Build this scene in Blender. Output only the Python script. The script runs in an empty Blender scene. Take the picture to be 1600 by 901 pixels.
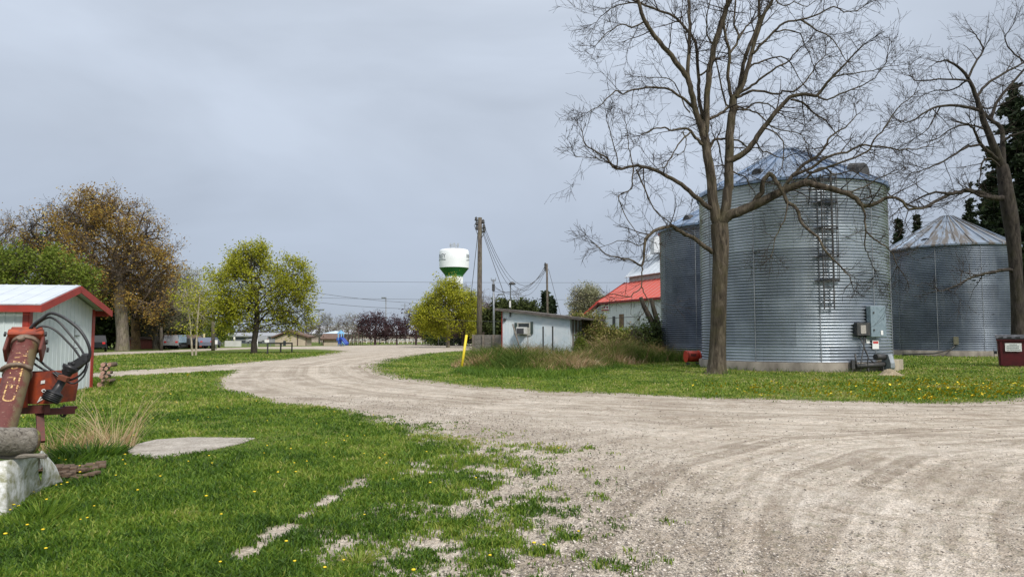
import bpy, math, random
import numpy as np
from mathutils import Vector, Matrix
R = math.radians
PI = math.pi
sc = bpy.context.scene
COL = sc.collection
random.seed(7)
RNG = np.random.default_rng(11)

# ---------------------------------------------------------------- camera
F = 1100.0; CX = 800.0; CY = 450.5; HZ = 525.0; CAMH = 1.6
PITCH = math.atan((HZ - CY) / F)
cp, sp = math.cos(PITCH), math.sin(PITCH)
cd = bpy.data.cameras.new('camera'); cam = bpy.data.objects.new('camera', cd); COL.objects.link(cam)
cam.location = (0, 0, CAMH); cam.rotation_euler = (PI/2 + PITCH, 0, 0)
cd.sensor_width = 36; cd.lens = F/1600*36; cd.clip_end = 6000; cd.clip_start = 0.05
sc.camera = cam

def P(px, py, y):
    """point at distance y (metres in front) seen at that place of the survey picture"""
    u = (px-CX)/F; v = (CY-py)/F
    Y = cp - v*sp; Z = sp + v*cp
    s = y/Y
    return Vector((u*s, y, CAMH + Z*s))
def G(px, py):
    u = (px-CX)/F; v = (CY-py)/F
    Y = cp - v*sp; Z = sp + v*cp
    s = -CAMH/Z
    return Vector((u*s, Y*s, 0))
def XG(px, y):
    p = P(px, HZ + 1.0*F*CAMH/y*1.0, y); return Vector((p.x, y, 0))

# ---------------------------------------------------------------- materials
MATS = {}
def nt(name):
    m = bpy.data.materials.new(name); m.use_nodes = True
    t = m.node_tree; b = t.nodes['Principled BSDF']
    return m, t, b
def N(t, typ, **kw):
    n = t.nodes.new(typ)
    for k, v in kw.items():
        if k in n.inputs: n.inputs[k].default_value = v
        else: setattr(n, k, v)
    return n
def c4(c): return (c[0], c[1], c[2], 1)
def ramp(t, fac, stops):
    r = t.nodes.new('ShaderNodeValToRGB')
    e = r.color_ramp.elements
    while len(e) < len(stops): e.new(0.5)
    for i, (p, c) in enumerate(stops):
        e[i].position = p; e[i].color = c4(c) if hasattr(c, '__len__') else (c, c, c, 1)
    t.links.new(fac, r.inputs[0]); return r.outputs[0]
def mixc(t, fac, a, b, mode='MIX'):
    n = t.nodes.new('ShaderNodeMix'); n.data_type = 'RGBA'; n.blend_type = mode
    for s, v in ((0, fac), (6, a), (7, b)):
        if hasattr(v, 'is_linked') or hasattr(v, 'links'): t.links.new(v, n.inputs[s])
        elif s == 0: n.inputs[0].default_value = v
        else: n.inputs[s].default_value = c4(v)
    return n.outputs[2]
def coords(t, scale=(1, 1, 1), kind='Object'):
    tc = t.nodes.new('ShaderNodeTexCoord'); mp = t.nodes.new('ShaderNodeMapping')
    mp.inputs['Scale'].default_value = scale
    t.links.new(tc.outputs[kind], mp.inputs[0]); return mp.outputs[0]
def noise(t, vec, scale, detail=4, rough=0.6, dist=0.0):
    n = t.nodes.new('ShaderNodeTexNoise'); n.inputs['Scale'].default_value = scale
    n.inputs['Detail'].default_value = detail; n.inputs['Roughness'].default_value = rough
    n.inputs['Distortion'].default_value = dist
    if vec is not None: t.links.new(vec, n.inputs['Vector'])
    return n.outputs[0]
def bump(t, b, h, strength=0.3, dist=0.02):
    n = t.nodes.new('ShaderNodeBump'); n.inputs['Strength'].default_value = strength
    n.inputs['Distance'].default_value = dist
    t.links.new(h, n.inputs['Height']); t.links.new(n.outputs[0], b.inputs['Normal'])
def mat(name, col, rough=0.75, metal=0.0, col2=None, ns=6.0, lo=.4, hi=.65, bs=0, bst=0.3, bd=0.01, stretch=(1, 1, 1), spec=0.5):
    if name in MATS: return MATS[name]
    m, t, b = nt(name)
    b.inputs['Roughness'].default_value = rough; b.inputs['Metallic'].default_value = metal
    b.inputs['Specular IOR Level'].default_value = spec
    if col2 is None: col2 = tuple(c*0.75 for c in col)
    v = coords(t, stretch)
    n = noise(t, v, ns)
    t.links.new(ramp(t, n, [(lo, col), (hi, col2)]), b.inputs['Base Color'])
    if bs: bump(t, b, noise(t, v, bs, 5), bst, bd)
    MATS[name] = m; return m

# ---------------------------------------------------------------- object helpers
def link(o, parent=None):
    COL.objects.link(o)
    if parent is not None: o.parent = parent
    return o
def tag(o, label=None, cat=None, group=None, kind=None):
    if label: o['label'] = label
    if cat: o['category'] = cat
    if group: o['group'] = group
    if kind: o['kind'] = kind
    return o
def empty(name, loc=(0, 0, 0), rz=0, label=None, cat=None, group=None):
    o = bpy.data.objects.new(name, None); o.location = loc; o.rotation_euler = (0, 0, rz)
    o.empty_display_size = 0.2
    link(o); return tag(o, label, cat, group)
def copy_tree(o, loc=None, rz=None, scale=None, label=None, parent=None):
    c = o.copy(); COL.objects.link(c)
    if parent is not None: c.parent = parent
    if loc is not None: c.location = loc
    if rz is not None: c.rotation_euler = (0, 0, rz)
    if scale is not None: c.scale = (scale,)*3
    if label: c['label'] = label
    for ch in list(o.children): copy_tree(ch, parent=c)
    return c
def np_mesh(name, V, faces, m=None, parent=None, smooth=False, attrs=None):
    """faces: list of int arrays (n,k)"""
    me = bpy.data.meshes.new(name)
    V = np.asarray(V, dtype=np.float32)
    me.vertices.add(len(V)); me.vertices.foreach_set('co', V.ravel())
    faces = [np.asarray(f, dtype=np.int32) for f in faces if len(f)]
    loops = np.concatenate([f.ravel() for f in faces]); tot = np.concatenate([np.full(len(f), f.shape[1]) for f in faces])
    me.loops.add(len(loops)); me.loops.foreach_set('vertex_index', loops)
    me.polygons.add(len(tot)); st = np.concatenate([[0], np.cumsum(tot)[:-1]])
    me.polygons.foreach_set('loop_start', st.astype(np.int32))
    if smooth: me.polygons.foreach_set('use_smooth', np.ones(len(tot), dtype=bool))
    if attrs:
        for k, a in attrs.items():
            at = me.attributes.new(k, 'FLOAT', 'POINT'); at.data.foreach_set('value', np.asarray(a, dtype=np.float32))
    me.update(calc_edges=True)
    o = bpy.data.objects.new(name, me)
    if m is not None: me.materials.append(m)
    return link(o, parent)

class MB:
    def __init__(s): s.v = []; s.f = []; s.sm = []
    def add(s, vs, fs, smooth=False):
        b = len(s.v); s.v += [tuple(v) for v in vs]
        for f in fs: s.f.append([i+b for i in f]); s.sm.append(smooth)
        return s
    def box(s, c, size, rz=0, M=None, bev=0):
        x, y, z = [q/2 for q in size]
        if bev:
            b = min(bev, x*.9, y*.9, z*.9); vs = []; fs = []
            for sx in (-1, 1):
                for sy in (-1, 1):
                    for sz in (-1, 1):
                        vs += [(sx*x, sy*(y-b), sz*(z-b)), (sx*(x-b), sy*y, sz*(z-b)), (sx*(x-b), sy*(y-b), sz*z)]
            I = lambda sx, sy, sz, k: ((sx > 0)*4+(sy > 0)*2+(sz > 0))*3+k
            for q in (-1, 1):
                fs.append([I(q, a, b2, 0) for a, b2 in ((-1, -1), (1, -1), (1, 1), (-1, 1))])
                fs.append([I(a, q, b2, 1) for a, b2 in ((-1, -1), (1, -1), (1, 1), (-1, 1))])
                fs.append([I(a, b2, q, 2) for a, b2 in ((-1, -1), (1, -1), (1, 1), (-1, 1))])
            for a in (-1, 1):
                for b2 in (-1, 1):
                    fs.append([I(a, b2, -1, 0), I(a, b2, -1, 1), I(a, b2, 1, 1), I(a, b2, 1, 0)])
                    fs.append([I(a, -1, b2, 0), I(a, -1, b2, 2), I(a, 1, b2, 2), I(a, 1, b2, 0)])
                    fs.append([I(-1, a, b2, 1), I(-1, a, b2, 2), I(1, a, b2, 2), I(1, a, b2, 1)])
                    for d in (-1, 1): fs.append([I(a, b2, d, 0), I(a, b2, d, 1), I(a, b2, d, 2)])
        else:
            vs = [(sx*x, sy*y, sz*z) for sx in (-1, 1) for sy in (-1, 1) for sz in (-1, 1)]
            fs = [(0, 1, 3, 2), (4, 6, 7, 5), (0, 4, 5, 1), (2, 3, 7, 6), (0, 2, 6, 4), (1, 5, 7, 3)]
        if M is None: M = Matrix.Rotation(rz, 3, 'Z')
        c = Vector(c)
        return s.add([M @ Vector(v) + c for v in vs], fs)
    def bar(s, a, b, w, h=None, up=(0, 0, 1)):
        a = Vector(a); b = Vector(b); d = b-a; L = d.length; d.normalize(); h = h or w
        u = Vector(up)
        if abs(d.dot(u)) > .98: u = Vector((0, 1, 0))
        x = d.cross(u).normalized(); z = x.cross(d)
        M = Matrix((x, d, z)).transposed()
        return s.box((a+b)/2, (w, L, h), M=M)
    def tube(s, pts, r, n=8, cap=True, closed=False):
        pts = [Vector(p) for p in pts]; rr = r if hasattr(r, '__len__') else [r]*len(pts)
        k = len(pts); vs = []; prevx = None
        for i, p in enumerate(pts):
            t = (pts[min(i+1, k-1)]-pts[max(i-1, 0)])
            if t.length < 1e-9: t = Vector((0, 0, 1))
            t.normalize()
            if prevx is None:
                u = Vector((0, 0, 1)) if abs(t.z) < .9 else Vector((1, 0, 0)); x = t.cross(u).normalized()
            else:
                x = prevx - t*prevx.dot(t)
                x = x.normalized() if x.length > 1e-6 else t.orthogonal().normalized()
            prevx = x; y = t.cross(x)
            for j in range(n):
                a = 2*PI*j/n; vs.append(p + (x*math.cos(a)+y*math.sin(a))*rr[i])
        fs = [[i*n+j, i*n+(j+1) % n, (i+1)*n+(j+1) % n, (i+1)*n+j] for i in range(k-1) for j in range(n)]
        s.add(vs, fs, True)
        if cap:
            b = len(s.v)-len(vs)
            s.f.append([b+j for j in range(n)][::-1]); s.sm.append(False)
            s.f.append([b+(k-1)*n+j for j in range(n)]); s.sm.append(False)
        return s
    def lathe(s, prof, c=(0, 0, 0), n=32, smooth=True, a0=0, a1=2*PI):
        full = abs(a1-a0-2*PI) < 1e-6; m = n if full else n+1; vs = []
        for r, z in prof:
            for j in range(m):
                a = a0+(a1-a0)*j/n; vs.append((c[0]+r*math.cos(a), c[1]+r*math.sin(a), c[2]+z))
        fs = []
        for i in range(len(prof)-1):
            for j in range(n):
                k = (j+1) % m; fs.append([i*m+j, i*m+k, (i+1)*m+k, (i+1)*m+j])
        return s.add(vs, fs, smooth)
    def prism(s, poly, z0, z1):
        n = len(poly)
        return s.add([(p[0], p[1], z0) for p in poly]+[(p[0], p[1], z1) for p in poly],
                     [list(range(n))[::-1], list(range(n, 2*n))]+[[i, (i+1) % n, n+(i+1) % n, n+i] for i in range(n)])
    def slab(s, q, th):
        """thicken a planar polygon by th against its normal"""
        q = [Vector(p) for p in q]; nrm = (q[1]-q[0]).cross(q[2]-q[0]).normalized(); n = len(q)
        return s.add(q+[p-nrm*th for p in q], [list(range(n)), list(range(n, 2*n))[::-1]]+[[i, n+i, n+(i+1) % n, (i+1) % n] for i in range(n)])
    def build(s, name, m=None, parent=None, loc=None):
        me = bpy.data.meshes.new(name)
        vs = s.v
        if loc is not None: l = Vector(loc); vs = [tuple(Vector(v)-l) for v in vs]
        me.from_pydata(vs, [], s.f); me.polygons.foreach_set('use_smooth', s.sm)
        if m is not None: me.materials.append(m)
        me.update(); o = bpy.data.objects.new(name, me)
        if loc is not None and parent is None: o.location = loc
        return link(o, parent)

def text_mb(txt, size):
    """vertices and faces of a line of lettering in the xy plane, starting at x=0"""
    cu = bpy.data.curves.new('t', 'FONT'); cu.body = txt; cu.size = size; cu.resolution_u = 3
    o = bpy.data.objects.new('t', cu); COL.objects.link(o)
    me = bpy.data.meshes.new_from_object(o.evaluated_get(bpy.context.evaluated_depsgraph_get()))
    vs = [v.co.copy() for v in me.vertices]; fs = [list(p.vertices) for p in me.polygons]
    bpy.data.objects.remove(o); bpy.data.curves.remove(cu); bpy.data.meshes.remove(me)
    return vs, fs

# ---------------------------------------------------------------- numpy noise and polygon distance
def vnoise(x, y, seed=0):
    xi = np.floor(x).astype(np.int64); yi = np.floor(y).astype(np.int64); fx = x-xi; fy = y-yi
    def h(a, b):
        n = (a*374761393 + b*668265263 + seed*974711) & 0xffffffff
        n = ((n ^ (n >> 13))*1274126177) & 0xffffffff
        return ((n ^ (n >> 16)) & 0xffff)/65535.0
    ux = fx*fx*(3-2*fx); uy = fy*fy*(3-2*fy)
    return (h(xi, yi)*(1-ux)+h(xi+1, yi)*ux)*(1-uy)+(h(xi, yi+1)*(1-ux)+h(xi+1, yi+1)*ux)*uy
def fbm(x, y, seed=0, o=4):
    s = 0; a = .5; t = 0
    for i in range(o): s = s+a*vnoise(x*2**i+i*7.3, y*2**i-i*3.1, seed+i); t += a; a *= .55
    return s/t*2-1
def seg_dist(x, y, pts):
    d = np.full(x.shape, 1e9)
    for (ax, ay), (bx, by) in zip(pts[:-1], pts[1:]):
        vx, vy = bx-ax, by-ay; L = vx*vx+vy*vy+1e-9
        t = np.clip(((x-ax)*vx+(y-ay)*vy)/L, 0, 1)
        d = np.minimum(d, np.hypot(x-ax-t*vx, y-ay-t*vy))
    return d
def poly_sd(x, y, pts):
    d = seg_dist(x, y, pts+[pts[0]]); ins = np.zeros(x.shape, bool)
    n = len(pts)
    for i in range(n):
        (ax, ay), (bx, by) = pts[i], pts[(i+1) % n]
        if ay == by: continue
        c = ((ay > y) != (by > y)) & (x < (bx-ax)*(y-ay)/(by-ay)+ax); ins ^= c
    return np.where(ins, d, -d)
def gp(l): return [tuple(G(*p)[:2]) for p in l]

# ---------------------------------------------------------------- tree makers
def smooth_path(pts, sub=3):
    """Catmull-Rom through numpy points (n,4: xyz radius)"""
    p = np.asarray(pts, float)
    if len(p) < 3: return p
    q = np.vstack([2*p[0]-p[1], p, 2*p[-1]-p[-2]]); out = []
    for i in range(1, len(q)-2):
        for k in range(sub):
            t = k/sub
            out.append(.5*((2*q[i])+(-q[i-1]+q[i+1])*t+(2*q[i-1]-5*q[i]+4*q[i+1]-q[i+2])*t*t+(-q[i-1]+3*q[i]-3*q[i+1]+q[i+2])*t**3))
    out.append(p[-1]); return np.array(out)
def tubes_np(paths):
    """paths: list of (k,4) arrays -> verts, quads; sides chosen by radius"""
    groups = {}
    for p in paths:
        r = p[:, 3].max(); n = 12 if r > .12 else 8 if r > .06 else 5 if r > .025 else 3
        groups.setdefault((len(p), n), []).append(p)
    V = []; Q = []; base = 0
    for (k, n), ps in groups.items():
        A = np.stack(ps); X = A[..., :3]; r = A[..., 3]
        T = np.empty_like(X); T[:, 1:-1] = X[:, 2:]-X[:, :-2]; T[:, 0] = X[:, 1]-X[:, 0]; T[:, -1] = X[:, -1]-X[:, -2]
        T /= np.linalg.norm(T, axis=-1, keepdims=True)+1e-9
        ref = np.zeros((len(A), 3)); m = np.abs(T.mean(1)).argmin(-1); ref[np.arange(len(A)), m] = 1
        U = np.cross(T, ref[:, None, :]); U /= np.linalg.norm(U, axis=-1, keepdims=True)+1e-9
        W = np.cross(T, U); a = np.arange(n)*2*PI/n
        ring = X[:, :, None]+r[..., None, None]*(U[:, :, None]*np.cos(a)[:, None]+W[:, :, None]*np.sin(a)[:, None])
        V.append(ring.reshape(-1, 3))
        i, j = np.meshgrid(np.arange(k-1), np.arange(n), indexing='ij')
        q = np.stack([i*n+j, i*n+(j+1) % n, (i+1)*n+(j+1) % n, (i+1)*n+j], -1).reshape(-1, 4)
        Q.append((q[None]+(base+np.arange(len(A))*k*n)[:, None, None]).reshape(-1, 4)); base += len(A)*k*n
    return np.concatenate(V), np.concatenate(Q)
def rdir(rng):
    v = rng.normal(size=3); return v/np.linalg.norm(v)
def grow(out, p, d, L, r, lvl, rng, gn=.35, up=.05, nch=(3, 5), rmin=.008, spread=.9, tips=None):
    n = 5 if L > .5 else 4; step = L/(n-1); pts = [np.append(p, r)]; q = np.array(p, float); d = np.array(d, float)
    for i in range(1, n):
        d = d+rdir(rng)*gn*.55+np.array([0, 0, up]); d /= np.linalg.norm(d); q = q+d*step
        pts.append(np.append(q, max(rmin*.8, r*(1-.7*i/(n-1)))))
    A = np.array(pts); out.append(A)
    if tips is not None and lvl <= 1: tips.append(A[-1, :3]); tips.append(A[n//2, :3])
    if lvl <= 0: return
    for _ in range(rng.integers(nch[0], nch[1]+1)):
        t = rng.uniform(.2, 1); i = min(int(t*(n-1)), n-2); f = t*(n-1)-i
        b = A[i]*(1-f)+A[i+1]*f; td = A[i+1, :3]-A[i, :3]; td /= np.linalg.norm(td)+1e-9
        nd = td+rdir(rng)*spread; nd /= np.linalg.norm(nd)
        grow(out, b[:3], nd, L*rng.uniform(.4, .72), max(rmin, b[3]*.62), lvl-1, rng, gn, up, nch, rmin, spread, tips)
def space_tree(base, trunk, blobs, natt, rng, r0, twig=1.0, twl=1, rmin=.012, expo=2.2, gn=.35, keep=None, up=.03, nch=(2, 3)):
    """branches reach towards points spread through the crown; returns limb paths, twig paths, tip points"""
    nodes = [np.array(p, float) for p in trunk]; par = [-1]+list(range(len(trunk)-1)); plen = [0]
    for i in range(1, len(nodes)): plen.append(plen[-1]+np.linalg.norm(nodes[i]-nodes[i-1]))
    w = np.array([b[2] for b in blobs], float); w /= w.sum(); att = []
    for _ in range(natt):
        b = blobs[rng.choice(len(blobs), p=w)]; v = rdir(rng)*rng.uniform(.15, 1)**.45
        att.append(np.array(b[0])+v*np.array(b[1]))
    att = np.array(att); top = nodes[-1]; att = att[np.argsort(np.linalg.norm(att-top, axis=1))]
    first = max(0, len(nodes)//2)
    for a in att:
        X = np.array(nodes); d = np.linalg.norm(X-a, axis=1)+.28*np.array(plen)
        d[:first] += 50; d += np.where(X[:, 2] > a[2]+.5, 2.0, 0)
        i = int(d.argmin()); L = np.linalg.norm(a-nodes[i])
        if L < .05: continue
        k = max(1, min(5, int(L/(1.0*twig)))); prev = i; src = nodes[i].copy()
        for j in range(1, k+1):
            f = j/k; q = src+(a-src)*f
            q = q+np.array([0, 0, 1])*L*.10*math.sin(PI*f)*rng.uniform(-.3, 1)
            if j < k: q = q+rdir(rng)*L*.06
            nodes.append(q); par.append(prev); plen.append(plen[prev]+np.linalg.norm(q-nodes[prev])); prev = len(nodes)-1
    n = len(nodes); acc = np.zeros(n); ch = [[] for _ in range(n)]
    for i in range(1, n): ch[par[i]].append(i)
    for i in range(n-1, -1, -1):
        if not ch[i]: acc[i] = 1
        if par[i] >= 0: acc[par[i]] += acc[i]
    rad = r0*(acc/acc[0])**(1/expo); rad = np.maximum(rad, rmin)
    nt_ = len(trunk)
    for i in range(nt_): rad[i] = max(rad[i], r0*(1-.35*i/nt_))
    rad[0] = r0*1.25
    paths = []; trunk_paths = []; done = set(); stack = [0]
    while stack:
        s0 = stack.pop(); line = []
        if par[s0] >= 0: line.append(np.append(nodes[par[s0]], min(rad[par[s0]], rad[s0]*1.25)))
        i = s0
        while True:
            line.append(np.append(nodes[i], rad[i]))
            if not ch[i]: break
            c = sorted(ch[i], key=lambda q: -acc[q])
            stack += c[1:]; i = c[0]
        if len(line) >= 2:
            A = smooth_path(np.array(line), 2 if len(line) > 2 else 1); (trunk_paths if s0 == 0 else paths).append(A)
    twigs = []; tips = []
    for i in range(nt_, n):
        td = nodes[i]-nodes[par[i]]; td /= np.linalg.norm(td)+1e-9
        for _ in range(2 if ch[i] else 3):
            d = td+rdir(rng)*.9; d /= np.linalg.norm(d)
            grow(twigs, nodes[i], d, twig*rng.uniform(.6, 1.2), max(rmin*.8, min(rad[i]*.5, rmin*1.8)), twl, rng, gn, up, nch, rmin*.7, .9, tips)
    return trunk_paths, paths, twigs, np.array(tips)
def leaf_mesh(tips, per, size, spread, rng, flat=.6):
    n = len(tips)*per; c = np.repeat(tips, per, 0)+rng.normal(size=(n, 3))*spread
    a = rng.normal(size=(n, 3)); a[:, 2] *= flat; a /= np.linalg.norm(a, axis=1, keepdims=True)
    b = rng.normal(size=(n, 3)); b -= a*(a*b).sum(1, keepdims=True); b /= np.linalg.norm(b, axis=1, keepdims=True)
    s = (size*rng.uniform(.5, 1.3, n))[:, None]
    V = np.stack([c-a*s, c+b*s*.55, c+a*s, c-b*s*.55], 1).reshape(-1, 3)
    Q = np.arange(n*4).reshape(-1, 4); tint = np.repeat(np.clip(rng.normal(.5, .25, n), 0, 1), 4)
    return V, Q, tint
def leafmat(name, stops, rough=.6, trans=.35):
    if name in MATS: return MATS[name]
    m, t, b = nt(name)
    at = t.nodes.new('ShaderNodeAttribute'); at.attribute_name = 'tint'
    col = ramp(t, at.outputs['Fac'], stops)
    t.links.new(col, b.inputs['Base Color']); b.inputs['Roughness'].default_value = rough
    b.inputs['Specular IOR Level'].default_value = .25
    tr = t.nodes.new('ShaderNodeBsdfTranslucent'); t.links.new(col, tr.inputs[0])
    mx = t.nodes.new('ShaderNodeMixShader'); mx.inputs[0].default_value = trans
    t.links.new(b.outputs[0], mx.inputs[1]); t.links.new(tr.outputs[0], mx.inputs[2])
    t.links.new(mx.outputs[0], t.nodes['Material Output'].inputs[0])
    MATS[name] = m; return m
def bark(name, c1, c2, sc_=8, st=.8):
    if name in MATS: return MATS[name]
    m, t, b = nt(name); v = coords(t, (1, 1, .22))
    n = noise(t, v, sc_, 6, .7, .6); n2 = noise(t, coords(t), 1.3, 3)
    col = ramp(t, n, [(.36, tuple(q*.35 for q in c1)), (.52, c1), (.7, c2)])
    col = mixc(t, ramp(t, n2, [(.45, 0.0), (.7, .5)]), col, (c1[0]*.9, c1[1]*1.05, c1[2]*.55))
    t.links.new(col, b.inputs['Base Color']); b.inputs['Roughness'].default_value = .9
    b.inputs['Specular IOR Level'].default_value = .2
    bump(t, b, n, st, .04); MATS[name] = m; return m
BARK = bark('bark_brown', (.080, .064, .047), (.17, .14, .105), 6.5, 1.0)
BARKD = bark('bark_dark', (.045, .037, .031), (.08, .068, .056))
def make_tree(name, base, trunk, blobs, natt, seed, r0, label, cat='tree', group=None, twig=1.0, twl=1, rmin=.012, bm=None,
              leaves=None, expo=2.2, gn=.35, up=.03, nch=(2, 3), branch_m=None):
    rng = np.random.default_rng(seed)
    root = empty(name, base, 0, label, cat, group); B = np.array(base)
    tp, pa, tw, tips = space_tree(base, trunk, blobs, natt, rng, r0, twig, twl, rmin, expo, gn, up=up, nch=nch)
    for p in tp+pa+tw: p[:, :3] -= B
    V, Q = tubes_np(tp); np_mesh('trunk', V, [Q], bm or BARK, root, True)
    V, Q = tubes_np(pa+tw); np_mesh('branches', V, [Q], branch_m or bm or BARK, root, True)
    if leaves:
        m, per, size, spread, frac = leaves
        t = tips-B
        # leaf out in clumps: keep tips where a coarse noise is high so that gaps stay open
        nn = fbm(t[:, 0]*.7+t[:, 2]*.5+seed, t[:, 1]*.7+t[:, 2]*.6, seed, 2)
        keep = nn > np.quantile(nn, 1-frac); t = t[keep]
        V, Q, ti = leaf_mesh(t, per, size, spread, rng)
        np_mesh('foliage', V, [Q], m, root, False, {'tint': ti})
    return root
# ================================================================= WORLD AND SUN
SUN_DIR = Vector((.5*math.cos(R(44)), -.866*math.cos(R(44)), math.sin(R(44)))).normalized()
w = bpy.data.worlds.new('World'); sc.world = w; w.use_nodes = True
t = w.node_tree; bg = t.nodes['Background']
sky = t.nodes.new('ShaderNodeTexSky'); sky.sky_type = 'NISHITA'; sky.sun_disc = False
sky.sun_elevation = R(44); sky.sun_rotation = math.atan2(SUN_DIR.x, SUN_DIR.y)
tc = t.nodes.new('ShaderNodeTexCoord'); sx = t.nodes.new('ShaderNodeSeparateXYZ'); t.links.new(tc.outputs['Generated'], sx.inputs[0])
cl = ramp(t, sx.outputs[2], [(0.0, (3.55, 4.15, 5.2)), (.10, (3.75, 4.25, 5.2)), (.26, (4.85, 5.4, 6.3)), (.42, (5.4, 6.0, 6.95)), (.75, (10.5, 11, 11.8))])
mp = t.nodes.new('ShaderNodeMapping'); mp.inputs['Scale'].default_value = (1, 1, 2.6); mp.inputs['Rotation'].default_value = (.1, .25, 0)
t.links.new(tc.outputs['Generated'], mp.inputs[0])
n1 = noise(t, mp.outputs[0], 1.7, 5, .5, .4)
f = ramp(t, n1, [(.32, .84), (.68, 1.16)])
cl = mixc(t, 1.0, cl, f, 'MULTIPLY')
fin = mixc(t, .9, sky.outputs[0], cl)
t.links.new(fin, bg.inputs[0]); bg.inputs[1].default_value = 0.1
sl = bpy.data.lights.new('sun', 'SUN'); sl.energy = SUN_E = 3.0; sl.angle = R(8); sl.color = (1, .955, .89)
so = bpy.data.objects.new('sun', sl); COL.objects.link(so); so.rotation_euler = (-SUN_DIR).to_track_quat('-Z', 'Y').to_euler()
so.location = (0, -10, 40)
sc.view_settings.view_transform = 'Standard'; sc.view_settings.look = 'None'; sc.view_settings.gamma = 1
sc.view_settings.exposure = 0.16
sc.cycles.max_bounces = 6; sc.cycles.diffuse_bounces = 2; sc.cycles.glossy_bounces = 3
sc.cycles.transmission_bounces = 2; sc.cycles.transparent_max_bounces = 8; sc.cycles.use_denoising = False if False else True

# ================================================================= GROUND
L1 = gp([(600, 1500), (690, 901), (705, 840), (735, 790), (765, 740), (735, 692), (655, 664), (560, 642), (430, 627), (350, 607), (342, 592), (372, 577.5), (250, 584), (150, 589.5), (-300, 610), (-900, 760), (-900, 1500)])
L2 = gp([(-600, 612), (0, 592), (160, 581.5), (250, 575.5), (340, 570), (440, 562), (505, 555), (545, 547.8), (500, 545.2), (400, 544.6), (330, 547), (250, 550.8), (150, 555), (0, 562), (-600, 585)])
isl = [(578, 571), (600, 583), (645, 593), (720, 602), (850, 611), (1000, 616.5), (1150, 622), (1300, 627), (1480, 629), (1560, 626), (1640, 618), (1900, 614), (2400, 620)]
L3 = gp(isl)+[(120, 40), (120, 115)]+gp([(1300, 541.2), (800, 543), (745, 545), (720, 547.5), (660, 553), (610, 561)])
L4 = gp([(-400, 566), (0, 558), (150, 550.6), (250, 547.6), (330, 544.2), (400, 542), (500, 540.6), (560, 539.4), (640, 537.8), (740, 537.3), (1000, 538)])+[(500, 260), (500, 900), (-900, 900), (-500, 60)]
PAD = gp([(196, 706), (212, 696), (250, 688), (300, 685), (398, 686.5), (375, 695), (330, 704), (290, 711), (245, 718), (205, 714)])
STRIP = gp([(372, 874), (430, 838), (480, 800), (530, 768), (582, 740)])
TARP = [(-9, 6.0)]+gp([(-60, 830), (60, 775), (98, 752)])+[(-5.6, 8.6), (-9, 8.6)]
def grass_val(x, y):
    n = fbm(x*.9, y*.9, 3, 4); n2 = fbm(x*4.5, y*4.5, 9, 3)
    s1 = poly_sd(x, y, L1)
    wide = np.clip((x+5.5)/4.5, 0, 1)*np.clip((17-y)/6, 0, 1)
    v = s1/(.3+.75*wide)+n*(.8+.35*wide)+n2*(.5+.9*wide)+fbm(x*15, y*15, 12, 2)*(.3+.7*wide)
    v = np.minimum(v, 9+0*n)
    sd = seg_dist(x, y, STRIP); v = np.minimum(v, (sd-.06)/.10+n2*1.8)
    v = np.where(s1 < -2.2, -3, v)
    # thin scattered tufts out on the loose stone
    v = np.maximum(v, np.where((s1 > -1.7) & (s1 < 0.3) & (y < 12), n2*2.6+n*1.2-1.15+s1*.7, -9))
    k = .35+.012*y
    for L, tip in ((L2, 0), (L3, 0), (L4, 0)):
        v = np.maximum(v, poly_sd(x, y, L)/k+n*.6+n2*.8)
    v = np.where(poly_sd(x, y, PAD)+.06*n2 > .05, -3, v)
    return np.clip(v, -2, 2)

rr = [2.0]
while rr[-1] < 420: rr.append(rr[-1]*1.0085)
rr = np.array(rr); th = np.radians(np.concatenate([np.arange(-82, -48, .5), np.arange(-48, 48, .15), np.arange(48, 82.1, .5)]))
RRg, TH = np.meshgrid(rr, th, indexing='ij'); gx = (RRg*np.sin(TH)).ravel(); gy = (RRg*np.cos(TH)).ravel()
gv = grass_val(gx, gy)
isl_d = -poly_sd(gx, gy, L3)
track2 = gp([(1030, 1100), (1055, 901), (1085, 800), (1150, 730), (1290, 690), (1700, 668)])
track3 = gp([(1480, 1100), (1420, 901), (1440, 790), (1520, 720), (1800, 680)])
t2 = seg_dist(gx, gy, track2); t3 = seg_dist(gx, gy, track3)
s1g = poly_sd(gx, gy, L1)
loose = np.clip(1-np.abs(s1g+1.6)/1.5, 0, 1)*(gy < 13)
hz = fbm(gx*.25, gy*.25, 5, 3)*.03*np.clip(gy/10, 0.2, 1)+fbm(gx*3, gy*3, 6, 3)*.008
wb = np.exp(-((np.abs(t2-.0)-.12)/.10)**2)+np.exp(-((t3)/.14)**2)*.7
hz = hz - wb*.010*(gy < 20) - (np.clip(-gv, 0, 1))*.02
near = np.clip((60-np.hypot(gx, gy))/30, 0, 1); hz *= near
V = np.stack([gx, gy, hz], 1); nr, na = len(rr), len(th)
i, j = np.meshgrid(np.arange(nr-1), np.arange(na-1), indexing='ij')
Q = np.stack([i*na+j, i*na+j+1, (i+1)*na+j+1, (i+1)*na+j], -1).reshape(-1, 4)[:, ::-1]
fg = gv[Q].mean(1) > 0

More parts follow.
